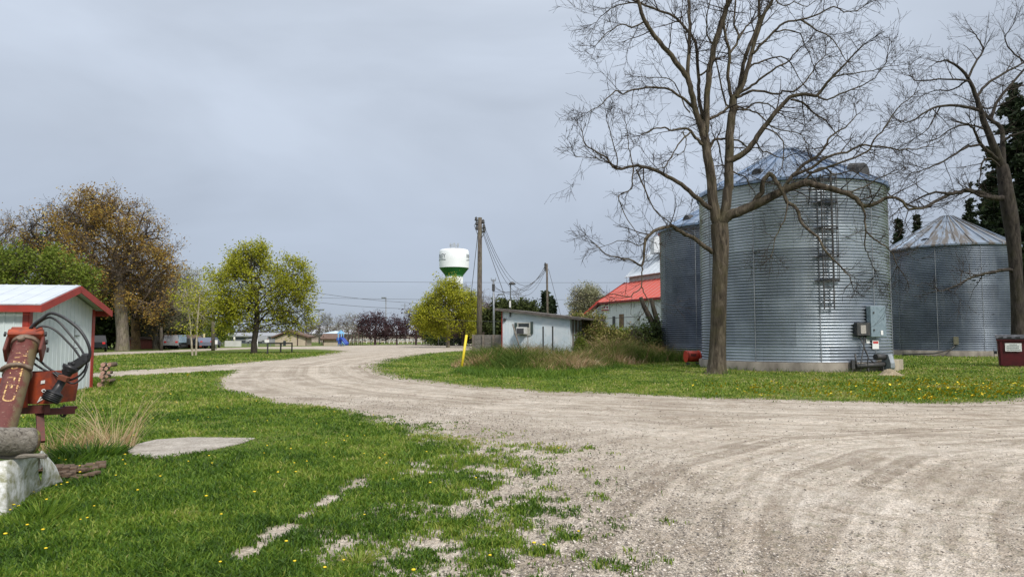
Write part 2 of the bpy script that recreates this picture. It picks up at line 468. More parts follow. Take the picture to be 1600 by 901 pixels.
def ground_mat():
    m, t, b = nt('ground_gravel_and_turf')
    v = coords(t)
    at = t.nodes.new('ShaderNodeAttribute'); at.attribute_name = 'grass'
    di = t.nodes.new('ShaderNodeAttribute'); di.attribute_name = 'edge'
    d2 = t.nodes.new('ShaderNodeAttribute'); d2.attribute_name = 'rut'
    lo = t.nodes.new('ShaderNodeAttribute'); lo.attribute_name = 'loose'
    # gravel
    big = noise(t, v, .45, 4, .6, .3); mid = noise(t, v, 3.0, 5, .65); fine = noise(t, v, 38, 3, .7)
    g = ramp(t, big, [(.3, (.405, .35, .292)), (.48, (.50, .443, .375)), (.68, (.62, .56, .488))])
    g = mixc(t, ramp(t, mid, [(.35, 0), (.7, .55)]), g, (.34, .275, .212))
    # wheel tracks run parallel to the edge of the grass island
    c = t.nodes.new('ShaderNodeCombineXYZ'); t.links.new(di.outputs['Fac'], c.inputs[0])
    wob = t.nodes.new('ShaderNodeMath'); wob.operation = 'MULTIPLY'; wob.inputs[1].default_value = .7
    t.links.new(big, wob.inputs[0]); t.links.new(wob.outputs[0], c.inputs[1])
    s = noise(t, c.outputs[0], 1.15, 4, .75)
    fade = ramp(t, di.outputs['Fac'], [(0.0, 1.0), (1.0, 1.0)])
    s2 = ramp(t, s, [(.40, (.74, .71, .68)), (.5, (1.0, .99, .97)), (.60, (1.28, 1.28, 1.27))])
    dd = t.nodes.new('ShaderNodeMapRange'); dd.inputs[1].default_value = 3; dd.inputs[2].default_value = 8.5
    dd.inputs[3].default_value = .9; dd.inputs[4].default_value = .22; t.links.new(di.outputs['Fac'], dd.inputs[0])
    g = mixc(t, dd.outputs[0], g, s2, 'MULTIPLY')
    # second set: ruts of vehicles turning out towards the viewer
    c2 = t.nodes.new('ShaderNodeCombineXYZ'); t.links.new(d2.outputs['Fac'], c2.inputs[0])
    t.links.new(wob.outputs[0], c2.inputs[1]); r2 = noise(t, c2.outputs[0], 2.4, 4, .72)
    r2 = ramp(t, r2, [(.40, (.74, .71, .68)), (.5, (1, 1, .99)), (.60, (1.30, 1.30, 1.30))])
    de = t.nodes.new('ShaderNodeMapRange'); de.inputs[1].default_value = .2; de.inputs[2].default_value = 4.5
    de.inputs[3].default_value = 1.0; de.inputs[4].default_value = 0; t.links.new(d2.outputs['Fac'], de.inputs[0])
    g = mixc(t, de.outputs[0], g, r2, 'MULTIPLY')
    vo = t.nodes.new('ShaderNodeTexVoronoi'); vo.inputs['Scale'].default_value = 55; t.links.new(v, vo.inputs['Vector'])
    st = ramp(t, vo.outputs['Color'], [(0.1, (.62, .60, .58)), (.5, (1, 1, 1)), (.9, (1.28, 1.28, 1.3))])
    vo2 = t.nodes.new('ShaderNodeTexVoronoi'); vo2.inputs['Scale'].default_value = 21; t.links.new(v, vo2.inputs['Vector'])
    st2 = ramp(t, vo2.outputs['Color'], [(0.15, (.62, .60, .58)), (.5, (1, 1, 1)), (.85, (1.3, 1.3, 1.3))])
    patch = noise(t, v, .9, 3, .6, .8)
    g = mixc(t, ramp(t, patch, [(.4, .35), (.62, .95)]), g, st, 'MULTIPLY')
    g = mixc(t, ramp(t, patch, [(.45, .1), (.6, .6)]), g, st2, 'MULTIPLY')
    mott = noise(t, v, 1.7, 5, .75, .5)
    g = mixc(t, 1.0, g, ramp(t, mott, [(.34, (.84, .81, .78)), (.5, (1, 1, 1)), (.7, (1.08, 1.08, 1.08))]), 'MULTIPLY')
    g = mixc(t, .45, g, ramp(t, fine, [(.3, (.7, .7, .7)), (.7, (1.25, 1.25, 1.25))]), 'MULTIPLY')
    # soil and short turf under the blades
    tn = noise(t, v, 1.1, 5, .7); tf = noise(t, v, 22, 4, .7)
    a = ramp(t, tn, [(.3, (.065, .115, .016)), (.5, (.115, .17, .026)), (.68, (.20, .205, .055))])
    a = mixc(t, ramp(t, tf, [(.35, .0), (.75, .7)]), a, (.10, .105, .035))
    fac = t.nodes.new('ShaderNodeMapRange'); fac.inputs[1].default_value = -.35; fac.inputs[2].default_value = .45
    t.links.new(at.outputs['Fac'], fac.inputs[0])
    j = t.nodes.new('ShaderNodeMath'); j.operation = 'ADD'
    jn = noise(t, v, 9, 4, .7); k = t.nodes.new('ShaderNodeMath'); k.operation = 'MULTIPLY_ADD'; k.inputs[1].default_value = 2.2; k.inputs[2].default_value = -1.1
    t.links.new(jn, k.inputs[0]); t.links.new(fac.outputs[0], j.inputs[0]); t.links.new(k.outputs[0], j.inputs[1]); j.use_clamp = True
    dirt = mixc(t, ramp(t, tf, [(.4, 0.0), (.6, 1.0)]), (.20, .165, .115), (.13, .15, .05))
    col = mixc(t, j.outputs[0], g, dirt)
    f2 = t.nodes.new('ShaderNodeMapRange'); f2.inputs[1].default_value = .1; f2.inputs[2].default_value = 1.1; t.links.new(at.outputs['Fac'], f2.inputs[0])
    col = mixc(t, f2.outputs[0], col, a)
    t.links.new(col, b.inputs['Base Color']); b.inputs['Roughness'].default_value = .95; b.inputs['Specular IOR Level'].default_value = .15
    h = t.nodes.new('ShaderNodeMath'); h.operation = 'ADD'; t.links.new(vo.outputs['Distance'], h.inputs[0]); t.links.new(mid, h.inputs[1])
    h2 = t.nodes.new('ShaderNodeMath'); h2.operation = 'ADD'; t.links.new(h.outputs[0], h2.inputs[0]); t.links.new(vo2.outputs['Distance'], h2.inputs[1])
    bump(t, b, h2.outputs[0], .7, .025)
    return m
GM = ground_mat()
def sub(mask, name):
    q = Q[mask]; u, inv = np.unique(q, return_inverse=True)
    o = np_mesh(name, V[u], [inv.reshape(-1, 4)], GM, None, True,
                {'grass': gv[u], 'edge': isl_d[u], 'rut': np.minimum(t2, t3)[u], 'loose': loose[u]})
    return tag(o, kind='structure')
sub(fg, 'lawn'); sub(~fg, 'gravel_road')
pl = MB(); pl.add([(-3000, -600, -.06), (3000, -600, -.06), (3000, 4500, -.06), (-3000, 4500, -.06)], [(0, 1, 2, 3)])
tag(pl.build('ground', mat('far_field', (.07, .115, .03), .95, 0, (.12, .13, .05), .02)), kind='structure')

# concrete pad in the grass, with crumbled edge
PADF = []
for k_, (p, q) in enumerate(zip(PAD, PAD[1:]+PAD[:1])):
    nn_ = max(2, int(math.hypot(q[0]-p[0], q[1]-p[1])/.06))
    for i_ in range(nn_):
        f_ = i_/nn_; a_, b_ = p[0]+(q[0]-p[0])*f_, p[1]+(q[1]-p[1])*f_; s_ = .05*float(fbm(np.array([a_*4]), np.array([b_*4]), 3, 3)[0]); PADF.append((a_+s_, b_+s_*1.5))
m = MB(); m.prism(PADF, -.03, .028)
cm, t, b = nt('worn_concrete'); v = coords(t); n1_ = noise(t, v, 2.2, 5, .7); n2_ = noise(t, v, 26, 4, .75); vv = t.nodes.new('ShaderNodeTexVoronoi'); vv.inputs['Scale'].default_value = 60; t.links.new(v, vv.inputs['Vector'])
col = ramp(t, n1_, [(.3, (.27, .235, .195)), (.5, (.40, .36, .31)), (.7, (.50, .455, .40))]); col = mixc(t, .7, col, ramp(t, n2_, [(.35, (.6, .58, .55)), (.65, (1.2, 1.2, 1.2))]), 'MULTIPLY'); col = mixc(t, .6, col, ramp(t, vv.outputs['Color'], [(.15, (.6, .6, .6)), (.85, (1.25, 1.25, 1.25))]), 'MULTIPLY')
t.links.new(col, b.inputs['Base Color']); b.inputs['Roughness'].default_value = .95; bump(t, b, n2_, .7, .02)
tag(m.build('concrete_pad', cm), 'flat grey concrete pad set in the grass beside the dry weeds', 'concrete pad')

# ----- grass blades
def blades(n, rmin, rmax, pw, hfun, wfun, name, cond, tintf, m, ang=40, seed=1, extra=None):
    rng = np.random.default_rng(seed)
    u = rng.uniform(0, 1, n); e = 1-pw if pw != 1 else 1e-4
    r = (rmin**e+(rmax**e-rmin**e)*u)**(1/e); a = np.radians(rng.uniform(-ang, ang, n))
    x = r*np.sin(a); y = r*np.cos(a); g = cond(x, y)
    k = rng.uniform(0, 1, n) < g; x, y, r, g = x[k], y[k], r[k], g[k]; n = len(x)
    h = hfun(x, y, r)*rng.uniform(.5, 1.25, n)*(.35+.65*np.clip(g, 0, 1)); wd = wfun(r)*rng.uniform(.7, 1.3, n)
    az = rng.uniform(0, 2*PI, n); ld = rng.uniform(0, 2*PI, n); lean = rng.uniform(.3, 1.5, n)*h
    cx, sy_ = np.cos(az)*wd/2, np.sin(az)*wd/2; lx, ly = np.cos(ld)*lean, np.sin(ld)*lean
    z0 = np.full(n, -.02)
    P0 = np.stack([x-cx, y-sy_, z0], 1); P1 = np.stack([x+cx, y+sy_, z0], 1)
    P2 = np.stack([x+cx*.75+lx*.35, y+sy_*.75+ly*.35, h*.6], 1); P3 = np.stack([x-cx*.75+lx*.35, y-sy_*.75+ly*.35, h*.6], 1)
    P4 = np.stack([x+lx, y+ly, h], 1)
    VV = np.stack([P0, P1, P2, P3, P4], 1).reshape(-1, 3); b = np.arange(n)*5
    ti = np.clip(tintf(x, y, rng), 0, 1)
    return np_mesh(name, VV, [np.stack([b, b+1, b+2, b+3], 1), np.stack([b+3, b+2, b+4], 1)], m, None, False, {'tint': np.repeat(ti, 5)})
GRASS = leafmat('grass_blades', [(0, (.026, .06, .008)), (.33, (.082, .165, .016)), (.58, (.185, .275, .03)), (.8, (.30, .33, .06)), (1, (.48, .41, .19))], .5, .35)
def gcond(x, y):
    v = grass_val(x, y); return np.clip(np.where(v > -.9, v*.62+.42, 0), 0, 1)
def gt(x, y, rng): return .37+.06*np.clip((y-8)/6, 0, 1)+.34*fbm(x*.35, y*.35, 21, 3)+.34*fbm(x*1.7, y*1.7, 22, 3)+.16*fbm(x*7, y*7, 23, 2)+rng.normal(0, .17, len(x))+.10*np.clip((y-9)/10, 0, 1)+.08*(x > 2)
tag(blades(780000, 3.6, 75, 1.35, lambda x, y, r: .040+.030*np.clip(fbm(x*1.3, y*1.3, 31, 3), -.6, 1)+.0007*r, lambda r: .0045+.00115*r, 'grass', gcond, gt, GRASS, 52, 2),
    'short green mown grass covering the lawns', 'grass', kind='stuff')
tag(blades(110000, 3.6, 15, 1.2, lambda x, y, r: .030+0*r, lambda r: .013+0*r, 'clover',
    lambda x, y: np.clip(grass_val(x, y), 0, 1)*np.clip(fbm(x*1.1, y*1.1, 131, 3)*2.6+.1, 0, 1), lambda x, y, rng: .55+.15*fbm(x*3, y*3, 132, 2)+rng.normal(0, .12, len(x)), GRASS, 40, 12), 'low patches of broad leaved clover in the near lawn', 'clover', kind='stuff')
# ----- loose stones
def stones(n, rmin, rmax, cond, smin, smax, name, label, seed):
    rng = np.random.default_rng(seed); u = rng.uniform(0, 1, n); r = rmin*(rmax/rmin)**u
    a = np.radians(rng.uniform(-38, 38, n)); x = r*np.sin(a); y = r*np.cos(a); k = rng.uniform(0, 1, n) < cond(x, y)
    x, y, r = x[k], y[k], r[k]; n = len(x)
    o = np.array([(1, 0, 0), (0, 1, 0), (-1, 0, 0), (0, -1, 0), (0, 0, 1), (0, 0, -1)], float)
    s = (smin+(smax-smin)*rng.uniform(0, 1, n)**4)*(.8+r*.02)
    VV = o[None]*rng.uniform(.6, 1.3, (n, 6, 1))*s[:, None, None]*np.array([1, 1, .62])
    az = rng.uniform(0, PI, n); c_, s_ = np.cos(az)[:, None], np.sin(az)[:, None]
    VX = VV[..., 0]*c_*1.25-VV[..., 1]*s_; VY = VV[..., 0]*s_*1.25+VV[..., 1]*c_
    VV = np.stack([VX+x[:, None], VY+y[:, None], VV[..., 2]+s[:, None]*.15-.005], -1).reshape(-1, 3)
    fc = np.array([(0, 1, 4), (1, 2, 4), (2, 3, 4), (3, 0, 4), (1, 0, 5), (2, 1, 5), (3, 2, 5), (0, 3, 5)])
    Fc = (fc[None]+(np.arange(n)*6)[:, None, None]).reshape(-1, 3)
    ti = np.repeat(rng.uniform(0, 1, n), 6)
    return tag(np_mesh(name, VV, [Fc], leafmat('stones', [(0, (.13, .115, .10)), (.35, (.29, .25, .21)), (.7, (.44, .385, .325)), (1, (.66, .60, .53))], .85, 0.0), None, False, {'tint': ti}), label, 'gravel', kind='stuff')
def scond(x, y):
    s1 = poly_sd(x, y, L1); g = grass_val(x, y)
    return np.clip(.12+1.1*np.clip(1-np.abs(s1+1.3)/1.6, 0, 1)+.25*fbm(x, y, 40, 3), 0, 1)*(g < .5)
stones(210000, 3.5, 20, scond, .003, .017, 'loose_gravel', 'loose crushed stone lying along the edge of the drive', 5)
# ----- dandelions: the larger ones singly, the rest as ground cover
def dand_cond(x, y):
    g = grass_val(x, y); n = fbm(x*.35, y*.35, 60, 3)
    isle = poly_sd(x, y, L3)
    return np.where(isle > 0, np.clip(1.2-isle/7, 0, 1)*np.clip((x-5)/8, 0, 1)*(1.1+n), np.clip(n*1.6, 0, 1)*.30+.06)*(g > .5)
rng = np.random.default_rng(77); n = 42000
r = 4.2*(45/4.2)**rng.uniform(0, 1, n); a = np.radians(rng.uniform(-36, 37, n)); x = r*np.sin(a); y = r*np.cos(a)
k = (rng.uniform(0, 1, n) < dand_cond(x, y)) & ((x > 0) | (rng.uniform(0, 1, n) < .15)); x, y, r = x[k], y[k], r[k]
DY = mat('dandelion_yellow', (.82, .60, .02), .7, 0, (.75, .5, .01), 30)
STEM = mat('stem_green', (.12, .2, .05), .7)
o_ = np.argsort(r); near_i = o_[:120]; far_i = o_[120:]
fm = MB(); fm.lathe([(.0, .002), (.009, .004), (.014, .009), (.010, .013), (.0, .015)], (0, 0, 0), 9)
dm = MB(); dm.tube([(0, 0, -.02), (.004, 0, .03), (0, 0, .062)], .0016, 5)
root = empty('dandelion', (x[near_i[0]], y[near_i[0]], 0), 0, 'yellow dandelion in bloom in the near grass', 'dandelion', 'dandelions blooming in the near grass')
fo = fm.build('flower', DY, root); fo.location = (0, 0, .06); dm.build('stem', STEM, root)
for q in near_i[1:]: copy_tree(root, (x[q], y[q], 0), rng.uniform(0, 6), rng.uniform(.7, 1.15))
o6 = np.array([(math.cos(q), math.sin(q), 0) for q in np.arange(5)*2*PI/5])
s = rng.uniform(.014, .024, len(far_i))*(1+r[far_i]*.028)
tl = rng.normal(0, .35, (len(far_i), 2)); VV = np.zeros((len(far_i), 5, 3))
VV[..., 0] = x[far_i][:, None]+o6[None, :, 0]*s[:, None]; VV[..., 1] = y[far_i][:, None]+o6[None, :, 1]*s[:, None]
VV[..., 2] = .055+rng.uniform(0, .03, len(far_i))[:, None]+(o6[None, :, 0]*tl[:, :1]+o6[None, :, 1]*(tl[:, 1:]-.5))*s[:, None]
tag(np_mesh('dandelion_cover', VV.reshape(-1, 3), [np.arange(len(far_i)*5).reshape(-1, 5)], DY), 'yellow dandelions speckling the farther grass', 'dandelions', kind='stuff')
# ================================================================= GRAIN BINS
def galv(name, base, rough, c_dark, uvpanel=True, pw=1/10., nrow=8):
    m, t, b = nt(name)
    uv = t.nodes.new('ShaderNodeAttribute'); uv.attribute_name = 'arc'
    hz_ = t.nodes.new('ShaderNodeAttribute'); hz_.attribute_name = 'rise'
    c = t.nodes.new('ShaderNodeCombineXYZ'); t.links.new(uv.outputs['Fac'], c.inputs[0]); t.links.new(hz_.outputs['Fac'], c.inputs[1])
    br = t.nodes.new('ShaderNodeTexBrick'); br.inputs['Scale'].default_value = 1; br.inputs['Mortar Size'].default_value = .006
    br.inputs['Brick Width'].default_value = 2.85; br.inputs['Row Height'].default_value = 1.12; br.inputs['Bias'].default_value = 0
    br.inputs['Color1'].default_value = (.66, .67, .69, 1); br.inputs['Color2'].default_value = (1, 1, 1, 1); br.inputs['Mortar'].default_value = (.55, .55, .57, 1)
    t.links.new(c.outputs[0], br.inputs['Vector'])
    v = coords(t); n = noise(t, v, .55, 4, .6); vs = coords(t, (3, 3, .25)); st = noise(t, vs, 1.2, 5, .65)
    col = mixc(t, ramp(t, n, [(.35, 0.0), (.65, 1.0)]), base, c_dark)
    col = mixc(t, 1.0, col, br.outputs['Color'], 'MULTIPLY')
    col = mixc(t, ramp(t, st, [(.5, 0.0), (.75, .35)]), col, (.30, .31, .31))
    t.links.new(col, b.inputs['Base Color']); b.inputs['Metallic'].default_value = .78
    rg = ramp(t, st, [(.3, rough), (.75, rough+.18)]); t.links.new(rg, b.inputs['Roughness'])
    MATS[name] = m; return m
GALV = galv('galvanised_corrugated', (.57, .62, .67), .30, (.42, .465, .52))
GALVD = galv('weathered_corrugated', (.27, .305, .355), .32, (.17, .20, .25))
def roofmat(name, c1, c2, rust):
    m, t, b = nt(name); v = coords(t)
    sx = t.nodes.new('ShaderNodeSeparateXYZ'); t.links.new(v, sx.inputs[0])
    an = t.nodes.new('ShaderNodeMath'); an.operation = 'ARCTAN2'; t.links.new(sx.outputs[1], an.inputs[0]); t.links.new(sx.outputs[0], an.inputs[1])
    c = t.nodes.new('ShaderNodeCombineXYZ'); t.links.new(an.outputs[0], c.inputs[0]); zz = t.nodes.new('ShaderNodeMath'); zz.operation = 'MULTIPLY'; zz.inputs[1].default_value = .07
    t.links.new(sx.outputs[2], zz.inputs[0]); t.links.new(zz.outputs[0], c.inputs[1])
    st = noise(t, c.outputs[0], 7.5, 3, .7); n = noise(t, v, .8, 5, .6)
    col = mixc(t, ramp(t, n, [(.35, 0.0), (.65, 1.0)]), c1, c2)
    col = mixc(t, ramp(t, st, [(.46, 0.0), (.56, rust)]), col, (.10, .085, .07))
    t.links.new(col, b.inputs['Base Color']); 
    mt = ramp(t, st, [(.46, .85), (.56, .85-.7*rust)]); t.links.new(mt, b.inputs['Metallic']); b.inputs['Roughness'].default_value = .38
    MATS[name] = m; return m
STEELD = mat('dark_steel', (.05, .052, .055), .6, .4, (.09, .085, .08), 9)
STEEL = mat('dull_steel', (.27, .29, .31), .5, .6, (.18, .19, .2), 5)
CONC = mat('cast_concrete', (.28, .25, .205), .92, 0, (.15, .13, .105), 1.6, .35, .65, 30, .5, .015, (1, 1, .35))
def bin_(c, r, H, zbase, rise, wall, roof, label, nrib=28, pitch=.14, ext=None):
    root = empty('grain_bin', (c[0], c[1], 0), 0, label, 'grain bin')
    ns = 120; k = int((H-zbase)/pitch*6)
    z = zbase+(H-zbase)*np.arange(k+1)/k; rad = r+.043*np.sin((z-zbase)/pitch*2*PI)
    a = np.arange(ns+1)*2*PI/ns-PI
    Vv = np.stack([rad[:, None]*np.cos(a), rad[:, None]*np.sin(a), np.repeat(z[:, None], ns+1, 1)], -1).reshape(-1, 3)
    i, j = np.meshgrid(np.arange(k), np.arange(ns), indexing='ij'); m_ = ns+1
    q = np.stack([i*m_+j, i*m_+j+1, (i+1)*m_+j+1, (i+1)*m_+j], -1).reshape(-1, 4)
    np_mesh('wall', Vv, [q], wall, root, True, {'arc': np.tile(a*r, k+1), 'rise': np.repeat(z, m_)})
    # vertical seams of bolts
    mb = MB()
    for s in range(10):
        aa = s*2*PI/10+.2; mb.bar((math.cos(aa)*(r+.045), math.sin(aa)*(r+.045), zbase+.02), (math.cos(aa)*(r+.045), math.sin(aa)*(r+.045), H-.05), .03, .02)
    mb.build('wall_seams', STEEL, root)
    mb = MB(); rt = .55
    mb.lathe([(r+.16, -.13), (r+.165, 0.0), (rt, rise), (rt, rise+.10), (0, rise+.22)], (0, 0, 0), 56, False)
    mb.lathe([(r+.16, -.13), (r-.05, -.10)], (0, 0, 0), 56, False)
    for s in range(nrib):
        aa = 2*PI*s/nrib; ca, sa = math.cos(aa), math.sin(aa)
        mb.bar((ca*(r+.17), sa*(r+.17), .025), (ca*rt, sa*rt, rise+.03), .07, .075)
    o = mb.build('roof', roof, root); o.location = (0, 0, H+.08)
    mb = MB(); R2 = r+.18
    mb.lathe([(R2, -.15), (R2, zbase-.02), (R2-.04, zbase+.0), (0.1, zbase+.0)], (0, 0, 0), 72)
    if ext:
        mb.prism(ext, -.15, zbase+.012)
    mb.build('foundation', CONC, root)
    return root
def wallpt(root_c, r, px, h):
    """point of the round wall seen along that column, its outward normal and sideways direction"""
    a = math.atan((px-CX)/F/ (cp)); d = Vector((math.sin(a), math.cos(a))); c = Vector(root_c)
    b = d.dot(c); disc = b*b-(c.dot(c)-r*r); s = b-math.sqrt(max(disc, 0)); p = d*s; n = (p-c).normalized()
    return Vector((p.x, p.y, h)), Vector((n.x, n.y, 0)), Vector((-n.y, n.x, 0))
def hpx(py, y):  # height of a picture row at that distance
    return P(CX, py, y).z
CA = (14.33, 36.05); RA = 4.46; HA = 8.8
CB = (15.2, 49.4); RB = 4.65; HB = 8.95
CCn = (37.4, 60.0); RC = 5.0; HC = 8.85
RFA = roofmat('bin_roof_blue_grey', (.33, .42, .55), (.24, .32, .44), .3)
RFC = roofmat('bin_roof_rusty', (.34, .40, .48), (.24, .28, .33), 1.0)
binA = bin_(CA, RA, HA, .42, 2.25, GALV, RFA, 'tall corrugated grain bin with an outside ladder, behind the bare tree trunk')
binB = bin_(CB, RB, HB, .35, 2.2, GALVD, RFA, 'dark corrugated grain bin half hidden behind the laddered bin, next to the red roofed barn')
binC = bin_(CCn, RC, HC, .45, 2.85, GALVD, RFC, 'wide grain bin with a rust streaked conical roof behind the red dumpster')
# roof top cap on bin A, hooded vents, hatch
def local(root, p): return Vector(p)-root.location
def vent(root, c, r, px, frac, H, rise, size, name='roof_vent', tall=1.0):
    p, n, s = wallpt(c, r, px, H)
    q = Vector((c[0], c[1], 0))+n*(r*frac); zz = H+rise*(1-frac)
    mb = MB(); o = local(root, (q.x, q.y, zz)); prof = []
    for k in range(9):
        a = PI*k/8; prof.append((math.cos(a)*size, math.sin(a)*size*1.1*tall+size*.5*tall))
    L, Rr = [], []
    for px_, pz in prof:
        L.append(o+s*px_-n*size*.7+Vector((0, 0, pz))); Rr.append(o+s*px_+n*size*.8+Vector((0, 0, pz-size*.25)))
    L = [o+s*size-n*size*.7+Vector((0, 0, -.3))]+L+[o-s*size-n*size*.7+Vector((0, 0, -.1))]
    Rr = [o+s*size+n*size*.8+Vector((0, 0, -.5))]+Rr+[o-s*size+n*size*.8+Vector((0, 0, -.5))]
    nn = len(L); mb.add(L+Rr, [[i, i+1, nn+i+1, nn+i] for i in range(nn-1)]+[list(range(nn))[::-1], list(range(nn, 2*nn))])
    return mb.build(name, STEELD, root)
vent(binA, CA, RA, 1366, .86, HA, 2.35, .42)
vent(binA, CA, RA, 1176, .80, HA, 2.35, .26)
vent(binB, CB, RB, 1062, .80, HB, 2.2, .30)
vent(binC, CCn, RC, 1442, .80, HC, 2.85, .34, tall=.55)
# ladder with safety cage
p, n, s = wallpt(CA, RA, 1292, 0); O = local(binA, p); mb = MB()
z0 = hpx(483, 31.6); z1 = HA+.1
for sd in (-1, 1): mb.bar(O+n*.22+s*.22*sd+Vector((0, 0, z0)), O+n*.22+s*.22*sd+Vector((0, 0, z1)), .045)
z = z0+.1
while z < z1: mb.bar(O+n*.22-s*.22+Vector((0, 0, z)), O+n*.22+s*.22+Vector((0, 0, z)), .03); z += .30
zz = z0+.3
while zz < z1:
    for sd in (-1, 1): mb.bar(O+s*.22*sd+Vector((0, 0, zz)), O+n*.22+s*.22*sd+Vector((0, 0, zz)), .04)
    zz += 1.1
mb.build('ladder', STEELD, binA)
mb = MB(); hoops = [hpx(q, 31.3) for q in (438, 400, 356, 316)]+[z1-.2]
for hh in hoops:
    pts = []
    for k in range(13):
        a = PI*k/12; pts.append(O+n*(.22+math.sin(a)*.62)+s*math.cos(a)*.40+Vector((0, 0, hh)))
    for a, b in zip(pts[:-1], pts[1:]): mb.bar(a, b, .02, .06)
    mb.bar(O+n*.1-s*.55+Vector((0, 0, hh)), O+n*.1+s*.55+Vector((0, 0, hh)), .06, .06)
for k in (0, 3, 6, 9, 12):
    a = PI*k/12; q = O+n*(.23+math.sin(a)*.62)+s*math.cos(a)*.41; mb.bar(q+Vector((0, 0, hoops[0])), q+Vector((0, 0, z1)), .025)
mb.build('safety_cage', STEELD, binA)
# control cabinets, conduit and unloading auger motor
def wallbox(root, c, r, px0, px1, py0, py1, yd, depth, m, name, off=.05, bev=.01):
    pm, n, s = wallpt(c, r, (px0+px1)/2, 0); a0 = wallpt(c, r, px0, 0)[0]; a1 = wallpt(c, r, px1, 0)[0]
    wd = (a1-a0).length; h0 = hpx(py1, yd); h1 = hpx(py0, yd); ce = local(root, (pm.x, pm.y, 0))+n*(off+depth/2)+Vector((0, 0, (h0+h1)/2))
    M = Matrix((s, -n, Vector((0, 0, 1)))).transposed()
    mb = MB(); mb.box(ce, (wd, depth, h1-h0), M=M, bev=bev); return mb.build(name, m, root), ce, n, s, wd, h1-h0
BLUEG = mat('cabinet_blue_grey', (.26, .33, .37), .5, .3, (.19, .25, .29), 7)
WHITE = mat('white_sticker', (.78, .78, .76), .6, 0, (.7, .7, .68), 20)
ydA = 32.0
cab, ce, n, s, wd, hh = wallbox(binA, CA, RA, 1351, 1374, 478, 526, ydA, .22, BLUEG, 'control_cabinet')
mb = MB()
for q in (.28, -.28): mb.box(ce+n*.125-s*wd*.34*(-1 if s.x < 0 else 1)+Vector((0, 0, hh*q)), (.06, .06, .08))
mb.build('latch', STEELD, binA)
sg, ce2, n2, s2, w2, h2 = wallbox(binA, CA, RA, 1364.5, 1368, 516, 523, ydA, .005, WHITE, 'sticker', off=.285, bev=0)
bx, ce3, n3, s3, w3, h3 = wallbox(binA, CA, RA, 1331, 1351, 504, 524, ydA, .2, STEELD, 'switch_box')
wallbox(binA, CA, RA, 1336, 1344, 508, 521, ydA, .01, mat('pale_switch_panel', (.42, .40, .36), .6, 0, (.25, .22, .2), 25), 'switch_panel', off=.255, bev=0)
wallbox(binA, CA, RA, 1349, 1354, 530, 536, ydA, .01, WHITE, 'sticker', off=.06, bev=0)
wallbox(binA, CA, RA, 1358, 1368, 531, 545, ydA, .01, WHITE, 'warning_sticker', off=.06, bev=0)
wallbox(binA, CA, RA, 1359, 1367, 533, 536.5, ydA, .004, mat('sticker_red', (.55, .06, .06), .6), 'warning_band', off=.072, bev=0)
def wp(px, py, off, yd=ydA, c=CA, r=RA, root=binA):
    p, n, s = wallpt(c, r, px, hpx(py, yd)); return local(root, p)+n*off
mb = MB()
for ch in ([(1337, 524), (1341, 540), (1344, 556), (1340, 570)], [(1347, 524), (1340, 545), (1334, 562), (1330, 572)], [(1344, 524), (1341, 543), (1345, 560), (1350, 566)]):
    mb.tube([wp(a, b, .12+.1*i) for i, (a, b) in enumerate(ch)], .025, 6)
mb.build('conduit', STEELD, binA)
mb = MB(); mb.tube([wp(1326, 571, .32), wp(1366, 568, .55)], .11, 12); mb.tube([wp(1326, 552, .3), wp(1327, 575, .32)], .04, 8)
mb.bar(wp(1322, 575, .3), wp(1322, 562, .3), .14); mb.bar(wp(1342, 568, .3), wp(1342, 580, .4), .05); mb.bar(wp(1360, 568, .5), wp(1360, 581, .5), .05)
mb.build('unloading_auger', STEELD, binA)
mb = MB(); mb.tube([wp(1351, 557, .45), wp(1362, 557, .5)], .14, 12); mb.build('motor', STEELD, binA)
mb = MB(); q0 = wp(1362, 566, .55); q1 = wp(1368, 566, .65); ax = (q1-q0).normalized()
sh = [(-.22, -.34), (.22, -.34), (.30, -.2), (.30, 0), (.16, .38), (-.10, .38), (-.28, 0), (-.3, -.2)]
side = ax.cross(Vector((0, 0, 1))).normalized()
A_ = [q0+side*u+Vector((0, 0, v_)) for u, v_ in sh]; B_ = [q+ax*.22 for q in A_]; k = len(sh)
mb.add(A_+B_, [list(range(k)), list(range(k, 2*k))[::-1]]+[[i, k+i, k+(i+1) % k, (i+1) % k] for i in range(k)]); mb.build('belt_guard', mat('guard_grey', (.30, .33, .35), .5, .3), binA)
# bulge of concrete under the motor end of the bin
pa, na_, sa_ = wallpt(CA, RA, 1366, 0); pb, nb_, sb_ = wallpt(CA, RA, 1396, 0)
mb = MB(); a = local(binA, pa); b = local(binA, pb)
mb.prism([tuple((a-na_*.5)[:2]), tuple((a+na_*.24)[:2]), tuple((a+(b-a)*.5+(na_+nb_)*.27)[:2]), tuple((b+nb_*.30+sb_*(.2 if sb_.x > 0 else -.2))[:2]), tuple((b-nb_*.6+sb_*(.35 if sb_.x > 0 else -.35))[:2])], -.1, .50)
mb.build('concrete_block', mat('pale_concrete', (.42, .36, .27), .92, 0, (.28, .24, .18), 3, .4, .65, 30, .5, .02), binA)
# bin C electric box and cable
wallbox(binC, CCn, RC, 1486, 1494, 526, 538, 55.6, .25, mat('box_brown', (.16, .15, .10), .7), 'electric_box')
mb = MB(); mb.tube([wp(1490, 538, .15, 55.6, CCn, RC, binC), wp(1482, 546, .4, 55.6, CCn, RC, binC), wp(1460, 552, .8, 55.6, CCn, RC, binC), wp(1420, 554.5, 1.0, 56, CCn, RC, binC)], .05, 6); mb.build('cable', STEELD, binC)

